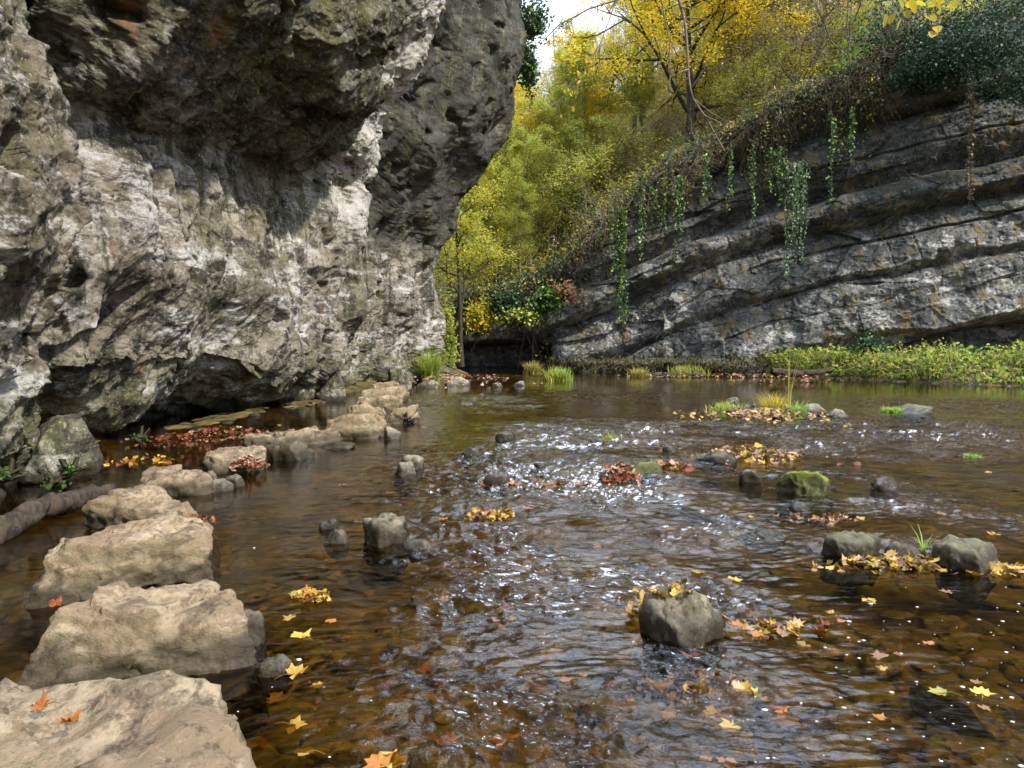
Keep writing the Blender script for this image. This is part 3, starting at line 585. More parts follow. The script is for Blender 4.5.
# (pixel x, pixel y of its foot, pixel width, pixel height, depth ratio, material, seed, k, label)
RK = [
 (386,545,52,30,.8,'darkstone',5,4,'pale stone with a black shaded flank in the brown shallows'),
 (335,545,24,13,.9,'stone',7,3,'small grey stone just left of the pale one with a black flank'),
 (419,552,30,9,.8,'stone',8,3,'flat pale pebble at the foot of the pale stone with a black flank'),
 (329,530,18,8,.9,'wet',9,3,'tiny dark stone above the small grey one in the shallows'),
 (681,646,78,58,.8,'darkstone',14,4,'large angular stone with yellow leaves caught on its shoulder'),
 (805,496,54,30,.9,'greenstone',15,2.6,'bright green mossy boulder alone in midstream'),
 (850,559,56,26,.9,'mossy',16,4,'tilted slab with a black shaded side beside the leaf raft'),
 (965,571,64,30,.9,'mossy',17,4,'mossy wedge stone at the end of the leaf raft'),
 (905,559,36,14,.8,'stone',18,3,'low pinkish stone with a green sprout behind it'),
 (404,476,22,14,.9,'stone',19,3,'pinkish stone leaning on its pale twin in the left channel'),
 (413,470,22,15,.9,'stone',20,3,'pale twin of the pinkish stone in the left channel'),
 (504,441,22,9,.9,'wet',22,4,'dark topped stone in the riffle before the far pool'),
 (645,474,38,13,.9,'greenstone',23,3,'low mossy stone beside the dark leaf heap'),
 (703,460,22,9,.9,'greenstone',24,2.6,'small round moss stone in the middle riffle'),
 (722,463,34,9,.9,'wet',25,3,'dark flat stone between moss stone and leaf bar'),
 (752,483,24,12,.9,'wet',26,3,'wet grey stone left of the green mossy boulder'),
 (733,405,20,9,.9,'mossy',27,3,'mossy stone on the gravel island crest'),
 (783,420,28,8,.9,'mossy',28,3,'green capped stone at the front of the gravel island'),
 (802,418,20,12,.9,'mossy',29,3,'green moss hummock stone right on the gravel island tip'),
 (816,416,24,12,.9,'stone',30,3,'grey rounded stone at the right tip of the gravel island'),
 (836,418,22,9,.9,'stone',31,3,'pale low stone just off the gravel island tip'),
 (916,414,36,12,.9,'mossy',32,3,'long dark mossy stone beside a bright green patch'),
 (884,490,30,9,.9,'wet',33,3,'half drowned grey stone right of the mossy boulder'),
 (801,512,22,7,.9,'wet',34,3,'thin wet stone under the mossy boulder'),
 (760,541,44,8,.8,'wet',35,3,'washed over flat stone in the riffle'),
 (470,457,20,8,.9,'wet',36,3,'small dark stone in the near left riffle'),
 (497,486,26,12,.9,'wet',37,3,'dark stone in the centre of the broken water'),
 (540,470,18,7,.9,'mossy',38,3,'tiny mossy stone in the white riffle'),
 (596,444,16,7,.9,'mossy',39,3,'mossy pebble far out in the white riffle'),
 (670,452,14,6,.9,'mossy',40,3,'mossy pebble left of the round moss stone'),
 (428,388,22,8,.9,'stone',42,3,'pale stone on the shelf below the cliff corner'),
 (455,386,26,9,.9,'stone',43,3,'flat stone at the shelf edge before the slender tree'),
 (520,386,14,5,.9,'stone',44,3,'small orange stone in the far pool'),
 (497,387,10,4,.9,'stone',45,3,'tiny pale stone in the far pool'),
 (293,461,38,18,.8,'wet',46,4,'dark broken slab leaning at the long low stepping slab'),
 (277,460,26,16,.8,'wet',47,4,'dark wedge stone beside the leaf covered stepping stone'),
 (221,492,22,12,.9,'stone',48,3,'small rounded pale stone beside the tapering stepping stone'),
 (236,487,20,10,.9,'stone',49,4,'little grey angular stone at the water edge of the stepping row'),
 (213,484,18,12,.9,'stone',50,3,'pale cobble pressed against the tapering stepping stone'),
 (391,440,20,14,.9,'stone',52,3,'leafy stone at the right foot of the square block'),
 (336,450,40,5,.9,'wet',53,3,'thin wet slab awash before the square block'),
 (240,650,44,38,.8,'wet',54,4,'dark wet rock tucked against the big cracked stepping stone'),
 (275,676,36,15,.8,'stone',56,3,'smooth pinkish pebble with yellow leaves beside the stepping stones'),
]
ROCKPOS = {}
for i,(px,py,w_,h_,dr,mt,sd,k,lab) in enumerate(RK):
    g = G(px,py); d = g[1]; W = w_/F*d; H = h_/F*d; turn = sd in (5,14,16,17,22)
    dep = W*dr
    H2 = H*(.66 if mt in ('mossy','greenstone') or turn else .84)+.015
    ny = d+dep*.42
    rock('river_rock', (g[0]*ny/d, ny, -H2*.28), (W*(.80 if turn else 1.08),dep*(1.0 if turn else 1),H2*2.65), sd, MAT[mt], lab, 'rock', 'rocks standing in the river', rz=-.85 if turn else .3*math.sin(i*2.3), n=5 if w_>40 else 4, k=9 if turn else k, cuts=9 if turn else 10, rough=.15 if turn else .13, cutmin=.88 if turn else .62)
# submerged blocks seen through the water
for (px,py,w_,sd,lab) in [(345,752,110,60,'greenish drowned rock under the ripples near the front stone'),(442,648,78,61,'long drowned slab under clear water right of the big cracked stone'),(705,505,90,62,'brown drowned shelf below the mossy boulder'),(800,700,90,63,'olive drowned slab in the clear brown water'),(880,650,70,64,'tan drowned slab right of centre in the brown water'),(960,700,90,65,'dark drowned slab in the clear corner pool')]:
    g = G(px,py,-.16); W = w_/F*g[1]
    rock('submerged_rock', (g[0],g[1],-.20), (W,W*.6,.22), sd, MAT['bedstone'], lab, 'rock', 'rocks under the water', rz=sd, n=5, k=3.5)
rock('boulder', (-4.75,7.75,.30), (.72,.8,.72), 70, MAT['cliffL'], 'squat yellowish boulder at the cliff foot beside the dark hollow', 'boulder', rz=.3, n=5, k=5, cuts=8, rough=.09)
rock('boulder', (-5.05,6.55,.05), (.9,1.2,.6), 71, MAT['cliffL'], 'dark mossy boulder under the near end of the cliff', 'boulder', rz=.8, n=5, k=4)
for (px,py,w_,h_,sd,lab) in [(300,392,40,36,72,'mossy buttress block leaning on the cliff foot behind the stepping stones'),(338,392,26,34,73,'yellow stained block standing against the cliff foot'),(405,384,26,24,74,'stained block propping the far cliff corner')]:
    g = G(px,py+10,0); W = w_/F*g[1]; H=h_/F*g[1]
    rock('boulder', (g[0]-.2,g[1]+.4,H*.4), (W,W*1.1,H*1.3), sd, MAT['cliffL'], lab, 'boulder', n=5, k=5, cuts=8)

# stones of the bed: nobody could count them
def stones():
    acc = Acc(); V,T = ico(2); protos = []
    for i in range(14):
        P,_ = rock_pts(200+i,2,4,11,.14); protos.append(P)
    N = 2000
    y = 1.3*np.exp(rng.random(N)*math.log(30/1.3)); x = (rng.random(N)*1.75-.80)*y*1.0+ (rng.random(N)-.5)*.8
    m = riff(x,y); bz = bed_z(x,y)
    for i in range(N):
        if x[i] < -4.2: continue
        sc = (.05+.22*rng.random()**2.2)*(1+.02*y[i]); dm = np.array([sc*(1+.6*rng.random()), sc, sc*(.2+.25*rng.random())])
        a = rng.random()*6.28; c,s = math.cos(a),math.sin(a)
        P = protos[i%14]*dm*.5@np.array([[c,s,0],[-s,c,0],[0,0,1]])
        z = bz[i]+dm[2]*.05
        top = z+dm[2]*.5
        lim = -.015 if not (m[i]>.55 and rng.random()<.22 and y[i]>4.5) else .035
        if top > lim: z -= top-lim
        acc.add(P+np.array([x[i],y[i],z]), T=T)
    o = acc.build('riverbed_stones', MAT['bedstone']); tag(o,'rounded brown stones and pebbles covering the river bed','stones',kind='stuff')
    # gravel of the island, spit, shelf and bank edge
    acc = Acc()
    def strew(cx,cy,rx,ry,n,s0,s1):
        for _ in range(n):
            q = rng.normal(size=2)*.55; px_,py_ = cx+q[0]*rx, cy+q[1]*ry; sc = s0+(s1-s0)*rng.random()**2
            dm = np.array([sc*1.3,sc,sc*.6]); a = rng.random()*6.28; c,s = math.cos(a),math.sin(a)
            acc.add(protos[rng.integers(14)]*dm*.5@np.array([[c,s,0],[-s,c,0],[0,0,1]])+np.array([px_,py_,float(bed_z(np.array([px_]),np.array([py_]))[0])+dm[2]*.2]),T=T)
    strew(_i[0],_i[1],1.5,1.5,170,.05,.24); strew(_s[0],_s[1],2.2,1.6,110,.08,.35); strew(-3.4,31.5,1.3,4,150,.1,.5); strew(-4.6,13,.5,4,120,.06,.3); strew(-5.2,9,.8,1.6,120,.05,.2)
    for _ in range(150):
        t = rng.random(); fx = 13.2+t*9; fy = np.interp(fx,[13.6,15,16.6,20,30],[31,28,25.6,23.2,20])+rng.normal()*.25; sc=.08+.3*rng.random()**2
        acc.add(protos[rng.integers(14)]*np.array([sc*1.2,sc,sc*.7])*.5+np.array([fx,fy,-sc*.12]),T=T)
    tag(acc.build('gravel', MAT['wet']),'loose stones of the gravel bars and banks','gravel',kind='stuff')
stones()

# driftwood by the cliff
def log(pts, r, label, mat='wood'):
    a = Acc(); p = np.array(pts); n=40; t = np.linspace(0,1,n); q = np.stack([np.interp(t,np.linspace(0,1,len(p)),p[:,k]) for k in range(3)],1)
    q += .45*r*np.cumsum(rng.normal(size=q.shape),0)*.35*np.array([1,1,.5]); rr = r*(1-.35*t)*(1+.06*rng.normal(size=n))
    q = np.concatenate([q[:1],q,q[-1:]]); rr = np.concatenate([[.002],rr,[.002]])
    tube(a,q,rr,14); P = np.concatenate(a.V); P += (.5*r*fbm(P*np.array([5,5,9]),4,5))[:,None]
    a.V=[P]; tag(a.build('driftwood_log', MAT[mat], loc=q[1]), label, 'log')
log([G(-30,548,.02),G(20,517,.08),G(60,499,.1),G(100,487,.08)], .10, 'thick dark driftwood log lying in the left backwater')
log([G(-20,528,.01),G(40,512,.05),G(90,505,.03)], .035, 'thin grey branch floating beside the thick driftwood log')
log([D(772,372,28),D(800,373,28.3),D(835,371,28.6)]-np.array([0,0,.0]), .14, 'reddish drift log stranded in the pool before the grassy bank')
log([D(745,366,37),D(795,365,37.2)], .09, 'pale fallen trunk under the mossy ledge of the far cliff')
# ------------------------------------------------------------------ fallen leaves
YEL=[(.50,.33,.04),(.60,.42,.07),(.42,.26,.04),(.36,.24,.06)]; ORA=[(.36,.14,.03),(.42,.17,.03),(.26,.10,.03)]; RED=[(.25,.06,.025),(.20,.07,.03)]; TAN=[(.38,.24,.12),(.45,.30,.17),(.28,.15,.07)]; PINK=[(.50,.32,.24),(.42,.24,.18)]
def maple(size, curl, seed):
    r = np.random.default_rng(seed)
    out = [(0,-.12)]
    for a,rad in [(-62,.34),(-44,.62),(-28,.50),(-8,.62),(12,.92),(26,.66),(44,.66),(58,.86),(72,.74),(90,1.02)]:
        out.append((math.cos(R(a))*rad, math.sin(R(a))*rad))
    right = out[1:]; left = [(-x,y) for x,y in right[:-1][::-1]]
    ring = np.array([out[0]]+right+left)*(1+.08*r.normal(size=(1+len(right)+len(left),2)))
    V = np.concatenate([[[0,.12]], ring*.98]); V = np.column_stack([V, np.zeros(len(V))])
    V *= size*.55
    q = V[:,0]**2*.9+ (V[:,1]-.1*size)**2*.6
    V[:,2] = curl*q/size*.7 + .06*size*r.normal(size=len(V))*abs(curl)
    n = len(ring); T = [[0,1+i,1+(i+1)%n] for i in range(n)]
    return V, np.array(T)
def rotm(rz, tx=0, ty=0):
    c,s = math.cos(rz),math.sin(rz); A = np.array([[c,-s,0],[s,c,0],[0,0,1]]); c,s=math.cos(tx),math.sin(tx); B=np.array([[1,0,0],[0,c,-s],[0,s,c]]); c,s=math.cos(ty),math.sin(ty); C_=np.array([[c,0,s],[0,1,0],[-s,0,c]])
    return A@B@C_
def leaf_obj(loc, size, pal, label, group, curl=.5, rz=None, tilt=.1, name='fallen_leaf'):
    sd = int(rng.integers(1e6)); V,T = maple(size,curl,sd); rz = rng.random()*6.28 if rz is None else rz
    V = V@rotm(rz, tilt*rng.normal(), tilt*rng.normal()).T
    st = Acc(); c = np.array(pal[rng.integers(len(pal))])*(.85+.3*rng.random())
    cc = np.repeat(c[None],len(V),0)*(.85+.3*np.random.default_rng(sd).random((len(V),1)))
    st.add(V,T=T,col=cc)
    dr = rotm(rz)@np.array([0,-1,0]); tube(st,[dr*0, dr*size*.35+np.array([0,0,.01]), dr*size*.7],[.002,.0016,.001],3,col=c*.6)
    o = st.build(name, MAT['fallen']); o.location = tuple(float(v) for v in loc); return tag(o,label,'leaf',group)
# on the near stone: two curled orange leaves
leaf_obj(G(70,722,.325),.075,[(.46,.16,.03)],'curled orange leaf on the broad front stone, the brighter of two',None,2.0,.6,.2)
leaf_obj(G(44,706,.32),.065,[(.30,.10,.03)],'rusty rolled leaf on the front stone beside the brighter one',None,2.2,1.9,.2)
leaf_obj(G(56,606,.29),.085,[(.30,.08,.03)],'dark red leaf on the big cracked stepping stone',None,2.0,1.0,.2)
for (px,py,z,s,pal,lab) in [
 (500,742,-.01,.13,ORA,'big orange leaf just under the surface in the foreground ripples'),
 (396,758,.01,.14,YEL,'yellow leaf afloat at the bottom edge beside a drowned rock'),
 (380,764,.01,.12,ORA,'orange leaf overlapping a yellow one at the bottom edge'),
 (302,636,.004,.12,YEL,'yellow leaf with a long stalk floating right of the big stone'),
 (294,674,.02,.12,YEL,'yellow orange leaf leaning on the smooth pinkish pebble'),
 (282,697,-.03,.13,TAN,'brown sunken leaf below the pinkish pebble'),
 (420,668,-.02,.12,ORA,'red orange leaf sunk in clear water by the drowned slab'),
 (330,622,.004,.08,ORA,'small orange leaf below the yellow floating cluster'),
 (446,599,.006,.10,YEL,'yellow leaf drifting alone in the ripples left of centre'),
 (507,607,.006,.11,ORA,'orange leaf on the edge of the glittering water'),
 (640,594,.07,.12,YEL,'yellow leaf stuck on the left shoulder of the angular stone'),
 (644,603,.05,.11,YEL,'second yellow leaf below it on the angular stone'),
 (655,590,.10,.11,PINK,'pinkish leaf curled against the top of the angular stone'),
 (700,572,.004,.13,YEL,'pale yellow leaf floating behind the angular stone'),
 (766,625,.002,.15,TAN,'tan leaf cluster piece floating right of the angular stone'),
 (868,600,.002,.10,YEL,'star shaped yellow leaf in the calm brown water'),
 (832,613,.003,.07,YEL,'tiny bright yellow leaf in the calm brown water'),
 (942,693,.003,.10,[(.30,.28,.05)],'long olive leaf floating in the calm corner'),
 (785,718,-.03,.16,TAN,'large tan sunken leaf in the clear brown water'),
 (690,655,-.01,.11,ORA,'orange sunken leaf below the angular stone'),
 (733,580,.004,.12,YEL,'golden leaf near the pale yellow one behind the angular stone'),
 (905,508,.004,.13,TAN,'broad tan leaf raft piece right of the mossy boulder'),
 (995,534,.004,.13,YEL,'golden leaf patch at the right edge of the river')]:
    leaf_obj(G(px,py,z),s,pal,lab,None,.5 if z<.02 else 1.2,tilt=.03 if z<.02 else .1)
def pile(loc_list, label, n, size, pal, spread, h, name='leaf_pile'):
    a = Acc()
    c0 = np.array(loc_list)
    size*=.68; n=int(n*1.7)
    for i in range(n):
        V,T = maple(size*(.6+.7*rng.random()), 1.5*rng.random(), int(rng.integers(1e6)))
        q = (rng.normal(size=3).clip(-1.25,1.25)*.85 if name=='leaf_pile' else rng.normal(size=3))*np.array(spread); hh = h*math.exp(-((q[0]/spread[0])**2+(q[1]/spread[1])**2)*.5)*rng.random()
        c = np.array(pal[rng.integers(len(pal))])*(.7+.6*rng.random())
        a.add(V@rotm(rng.random()*6.28,.5*rng.normal(),.5*rng.normal()).T+np.array([q[0],q[1],hh]),T=T,col=c)
    o = a.build(name, MAT['fallen']); o.location = tuple(float(v) for v in c0); return tag(o,label,'leaf pile') if name=='leaf_pile' else tag(o,label,kind='stuff')
pile(G(311,598,.0),'yellow cluster of wet leaves floating right of the big stepping stone',22,.10,YEL+YEL+ORA,(.09,.05,0),.05)
pile(np.array([G(681,646)[0]-.02,G(681,646)[1]+.16,.205]),'small cap of yellow leaves on the large angular stone',10,.10,YEL+PINK,(.07,.06,0),.02)
pile(G(640,612,.02),'yellow and pink leaves washed against the left side of the angular stone',14,.11,YEL+PINK,(.05,.08,0),.07)
pile(G(620,483,.0),'dark red leaf heap caught on a rock in the middle riffle',70,.14,RED+TAN+RED,(.16,.14,0),.22)
pile(G(668,470,.0),'golden and red leaf heap right of the low mossy stone',50,.14,YEL+RED+PINK,(.22,.14,0),.10)
pile(G(560,487,.0),'line of tan leaves on the riffle left of the dark red heap',40,.14,TAN+PINK+ORA,(.45,.10,0),.05,name='leaf_litter')
pile(G(750,457,.0),'pale yellow leaf bar in the middle of the river',120,.15,YEL+PINK+TAN,(.38,.28,0),.14,name='leaf_litter')
pile(G(490,517,.0),'orange leaf cluster in the broken water left of centre',45,.11,YEL+ORA+PINK,(.16,.14,0),.06)
pile(G(900,566,.0),'golden leaf raft between the tilted slab and mossy wedge stone',85,.11,YEL+YEL+TAN,(.28,.07,0),.07,name='leaf_litter')
pile(G(1010,572,.0),'yellow leaf raft right of the mossy wedge stone',40,.11,YEL+TAN,(.16,.06,0),.05,name='leaf_litter')
pile(G(765,628,-.0),'orange and tan leaves sunk in a patch right of the angular stone',26,.12,ORA+TAN+YEL,(.12,.08,0),.01,name='leaf_litter')
pile(G(705,690,-.01),'pinkish leaves under the swirling water in the foreground',26,.11,PINK+YEL+TAN,(.13,.09,0),.0,name='leaf_litter')
pile(G(250,468,.06),'reddish leaf heap on the right corner of the flat stepping stone',90,.10,RED+PINK+TAN,(.14,.14,0),.14)
pile(G(190,520,.2),'small brown leaf litter on the humped stepping stone',22,.07,ORA+RED,(.10,.05,0),.03,name='leaf_litter')
pile(G(225,436,.05),'long rust coloured leaf drift in the hollow below the cliff',190,.09,RED+RED+TAN,(.45,.3,0),.16,name='leaf_litter')
pile(G(175,441,.12),'brown leaf drift at the near end of the hollow below the cliff',90,.085,RED+RED,(.3,.25,0),.1,name='leaf_litter')
pile(G(140,460,.0),'orange leaves washed up beside the driftwood log',30,.12,ORA+YEL+RED,(.3,.2,0),.04,name='leaf_litter')
pile(G(825,520,.0),'pink leaf tuft on the water below the mossy boulder',24,.12,PINK+TAN,(.13,.07,0),.06,name='leaf_litter')
pile(G(760,416,.06),'golden dead leaves heaped over the gravel island',150,.16,YEL+TAN+PINK,(.65,.55,0),.14,name='leaf_litter')
pile(G(735,376,.05),'tan dead leaves along the far gravel spit',110,.22,TAN+PINK+YEL,(2.2,.5,0),.12,name='leaf_litter')
pile(G(800,381,.05),'pinkish leaf heap around the stranded drift log',60,.2,PINK+RED,(.8,.3,0),.2,name='leaf_litter')
pile(G(450,379,.2),'rusty leaves on the shelf below the slender tree',140,.2,RED+TAN+PINK,(1.1,1.8,0),.1,name='leaf_litter')
# drifting leaves nothing tells apart
LG = [('orange',ORA,'small orange leaf drifting on the open river among others like it'),('yellow',YEL,'small yellow leaf drifting on the open river among others like it'),('tan',TAN,'small tan leaf drifting on the open river among others like it')]
pr = {}
for i in range(80):
    py = 425+ (765-425)*rng.random()**1.5; px = 215+rng.random()*800
    if py > 560 and px < 290: continue
    g = G(px,py,.004); k = i%3
    if k not in pr: pr[k] = [leaf_obj(g,.10,LG[k][1],LG[k][2],'leaves drifting on the river',.4)]
    else:
        if len(pr[k]) < 6: pr[k].append(leaf_obj(g,.10,LG[k][1],LG[k][2],'leaves drifting on the river',.4))
        else:
            o = pr[k][i%6].copy(); COL.objects.link(o); o.location = tuple(float(v) for v in g); o.rotation_euler.z = rng.random()*6.28; o.scale = (.85+.02*(g[1]-4),)*3 if g[1]>4 else (.62,)*3
# sunken litter
a = Acc()
n = 900; y = 1.8*np.exp(rng.random(n)*math.log(16/1.8)); x = (rng.random(n)*1.35-.5)*y
bz = bed_z(x,y)
for i in range(n):
    if x[i] < -3.8: continue
    V,T = maple(.09*(.6+.8*rng.random()),.3,int(rng.integers(1e6))); pal = [TAN,ORA,YEL,TAN][rng.integers(4)]
    a.add(V@rotm(rng.random()*6.28,.2*rng.normal(),.2*rng.normal()).T+np.array([x[i],y[i],min(bz[i]+.05,-.02)]),T=T,col=np.array(pal[rng.integers(len(pal))])*.5)
tag(a.build('leaf_litter',MAT['fallen']),'sunken leaf litter lying on the brown river bed','leaf litter',kind='stuff')
# foam flecks on the calm corner
a = Acc(); V,T = ico(1)
for i in range(150):
    px = 690+rng.random()*334; py = 600+rng.random()*168; g = G(px,py,.004)
    if i > 90: px = 230+rng.random()*790; py = 470+rng.random()*290; g = G(px,py,.004)
    s = .002+.008*rng.random()**3
    a.add(V*np.array([s*1.5,s*1.1,s*.35])+g,T=T)
tag(a.build('foam_flecks',MAT['foam']),'white foam flecks drifting on the calm brown water','foam',kind='stuff')
# ------------------------------------------------------------------ trees and plants
YG=[(.52,.52,.09),(.60,.55,.11),(.42,.48,.09)]; YL=[(.78,.57,.03),(.70,.53,.03),(.82,.63,.07),(.56,.49,.05)]; GR=[(.06,.12,.025),(.09,.16,.03),(.04,.09,.02)]; DG=[(.03,.075,.035),(.045,.10,.045),(.06,.11,.05),(.035,.08,.06)]; BR=[(.36,.26,.13),(.27,.18,.09),(.46,.35,.17)]; LG_=[(.30,.46,.08),(.38,.54,.12),(.46,.55,.16)]
def grow(seed, H, r0, lean=(0,0), first=.25, n1=14, spread=.42, up1=.5, n2=6, n3=4, wig=.05):
    r = np.random.default_rng(seed)
    T = Acc(); B = Acc(); tips = []
    n = 9; t = np.linspace(0,1,n); trunk = np.stack([lean[0]*H*t**1.3, lean[1]*H*t**1.3, H*t],1)+np.cumsum(r.normal(size=(n,3))*wig*H*.25*np.array([1,1,.1]),0)*t[:,None]
    tr = r0*(1-.88*t)+.004; tr[0] *= 1.35
    tube(T, trunk, tr, 8)
    def branch(p, d, L, rad, lvl, sides):
        m = 5; pts=[p]; q = d.copy()
        for k in range(m-1):
            q = q + r.normal(size=3)*.22 + np.array([0,0,.05]); q /= np.linalg.norm(q); pts.append(pts[-1]+q*L/(m-1))
        pts = np.array(pts); tube(T, pts, rad*(1-.8*np.linspace(0,1,m)), sides)
        if lvl == 1: nn = n2
        elif lvl == 2: nn = n3
        else: nn = 0
        if lvl >= 2:
            for k in range(1,m): tips.append((pts[k], L))
        for j in range(nn):
            s = .25+.75*(j+r.random())/nn; ii = min(int(s*(m-1)), m-2); f = s*(m-1)-ii; c = pts[ii]*(1-f)+pts[ii+1]*f
            dd = (pts[ii+1]-pts[ii]); dd /= np.linalg.norm(dd); v = dd*.7+r.normal(size=3)*.62; v /= np.linalg.norm(v)
            branch(c, v, L*(.38+.25*r.random())*(1.1-.4*s), rad*.44, lvl+1, 4 if lvl==1 else 3)
    for j in range(n1):
        s = first+(1-first)*(j+r.random())/n1; i = min(int(s*(n-1)),n-2); f = s*(n-1)-i; c = trunk[i]*(1-f)+trunk[i+1]*f
        a = j*2.4+r.random(); d = np.array([math.cos(a),math.sin(a),up1*(.6+.8*r.random())]); d /= np.linalg.norm(d)
        branch(c, d, H*spread*(1.15-.75*s)*(.75+.5*r.random()), max(.018,r0*.6*(1-.65*s)), 1, 5)
    return T, B, np.array([x[0] for x in tips]), np.array([x[1] for x in tips])
def make_tree(name, seed, H, r0, nleaf, lsize, pal, bark='bark', pw=None, ivy=0, **kw):
    root = empty(name,(0,0,0)); T,B,tips,L = grow(seed,H,r0,**kw)
    T.build('trunk', MAT[bark], root)
    if nleaf:
        a = Acc(); w = L*(tips[:,2]>0); r = np.random.default_rng(seed+1)
        cl = r.random(len(tips))**1.2; w = cl/cl.sum()
        k = r.choice(len(tips), nleaf, p=w); C = tips[k]+r.normal(size=(nleaf,3))*(.10+.14*L[k])[:,None]
        leaf_cards(a,C,lsize,pal,.72,pw,.1); a.build('crown', MAT['leaf'], root)
    if ivy:
        a = Acc(); tv = np.concatenate(T.V[:1]).reshape(-1,3); tv = tv[tv[:,2] < H*.75]
        k = rng.integers(len(tv), size=ivy); k2 = np.minimum(k+8,len(tv)-1); f = rng.random((ivy,1)); C = tv[k]*(1-f)+tv[k2]*f + rng.normal(size=(ivy,3))*np.array([.28,.28,.2])
        leaf_cards(a,C,.17,GR+LG_,.2,None,.4); a.build('ivy', MAT['ivy'], root)
    return root
P0 = {}
P0['yellow'] = make_tree('maple_tree',11,12.5,.28,42000,.145,YL,'darkbark',first=.06,n1=20,spread=.52,up1=.55,n2=7,n3=4)
P0['yellow2'] = make_tree('maple_tree',12,10,.18,17000,.13,YL+YG,'bark',first=.2,n1=16,spread=.42,up1=.6)
P0['gold'] = make_tree('maple_tree',21,9.5,.16,12000,.14,YL+YL+YG[:1],'bark',first=.15,n1=17,spread=.46,up1=.6)
P0['lime'] = make_tree('ash_tree',23,9.5,.15,12000,.13,LG_+LG_+YG+YL[:1],'bark',first=.12,n1=16,spread=.42,up1=.7)
P0['green'] = make_tree('ash_tree',13,10,.17,18000,.13,YG+YG+LG_+YL[:1],'bark',first=.2,n1=16,spread=.42,up1=.6)
P0['bare'] = make_tree('bare_tree',14,10,.17,1800,.13,BR+YG,'bark',first=.2,n1=16,spread=.45,up1=.8,n2=6,n3=3)
P0['thin'] = make_tree('ash_tree',15,12,.20,8000,.13,YG+YL,'darkbark',first=.3,n1=15,spread=.40,up1=.7,n2=6,n3=4)
P0['slim'] = make_tree('alder_tree',16,10.5,.12,11000,.12,YL+YG+LG_,'darkbark',first=.22,n1=14,spread=.30,up1=.7)
P0['ivytree'] = make_tree('ivy_clad_tree',17,9.5,.20,7000,.13,YG+GR,'darkbark',ivy=2600,first=.35,n1=12,spread=.36,up1=.6,lean=(-.18,0))
P0['tangle'] = make_tree('bare_shrub',18,5.5,.09,260,.13,BR+YG,'bark',first=.05,n1=20,spread=.75,up1=.45,n2=7,n3=4)
P0['tan'] = make_tree('hazel_shrub',19,4.2,.06,4200,.13,YG+YG+LG_+YL[:1]+BR[:1],'bark',first=.03,n1=16,spread=.75,up1=.8,n2=5,n3=3)
_used = set()
def plant(kind, px, y, s, label, cat='tree', group=None, sink=.15, rz=None, x=None, z=None):
    root = P0[kind]
    if kind in _used: root = copy_tree(root)
    _used.add(kind)
    X = (px-512)/F*y if x is None else x
    Z = float(hill_z(np.array([X]),np.array([y]))[0]) if z is None else z
    root.location = (X,y,Z-sink); root.scale = (s,s,s*(.92+.16*rng.random())); root.rotation_euler.z = rng.random()*6.28 if rz is None else rz
    return tag(root,label,cat,group)
plant('yellow',688,44.6,1.05,'great golden maple with the broadest crown on the cliff top',rz=.5)
plant('thin',757,47.5,1.05,'dark forked tree with thin yellow leaves right of the golden maple',rz=2.0)
plant('slim',461,37.2,1.0,'slender yellow leaved tree on the shelf at the far cliff corner',x=-2.55,z=.45,rz=1.0)
plant('ivytree',600,54,1.0,'leaning ivy covered tree between the gorge gap and the golden maple',rz=.2)
plant('ivytree',548,57,.95,'upright ivy wrapped tree below the patch of sky',rz=2.4)
plant('bare',560,66,.8,'bare twiggy tree high in the gap under the sky')
plant('green',505,50,.85,'yellow green tree rising above the dark cave')
plant('green',478,56,1.0,'tall lime green tree close against the cliff silhouette')
plant('bare',535,50,.85,'leafless pale tree above the green ivy bushes')
plant('yellow2',488,63,.9,'golden tree deep in the gap behind the lime green one')
plant('yellow2',725,55,1.0,'yellow tree behind the dark forked one')
plant('bare',815,46,.95,'big bare tangled tree above the lit grass ledge')
plant('bare',868,46,.75,'bare tree with grey twigs left of the dark evergreens')
plant('tangle',790,41.5,1.0,'bare thorny shrub on the cliff edge below the lit grass','shrub')
plant('tangle',842,41.0,1.0,'bare shrub hanging over the cliff brow beside the grass patch','shrub')
plant('tangle',745,42.6,.7,'low twiggy shrub on the cliff edge under the dark forked tree','shrub')
plant('tan',585,44.5,1.0,'tan leaved shrub at the low end of the cliff top','shrub')
plant('tan',612,46.5,1.0,'brown bushy shrub below the leaning ivy tree','shrub')
plant('tan',556,46,.8,'pale dead looking bush above the ledge with rusty leaves','shrub')
plant('thin',640,60,1.0,'thin leaved tree behind the golden maple crown')
plant('yellow2',800,58,1.0,'yellow tree showing through the bare tangle at upper right')
k = 0
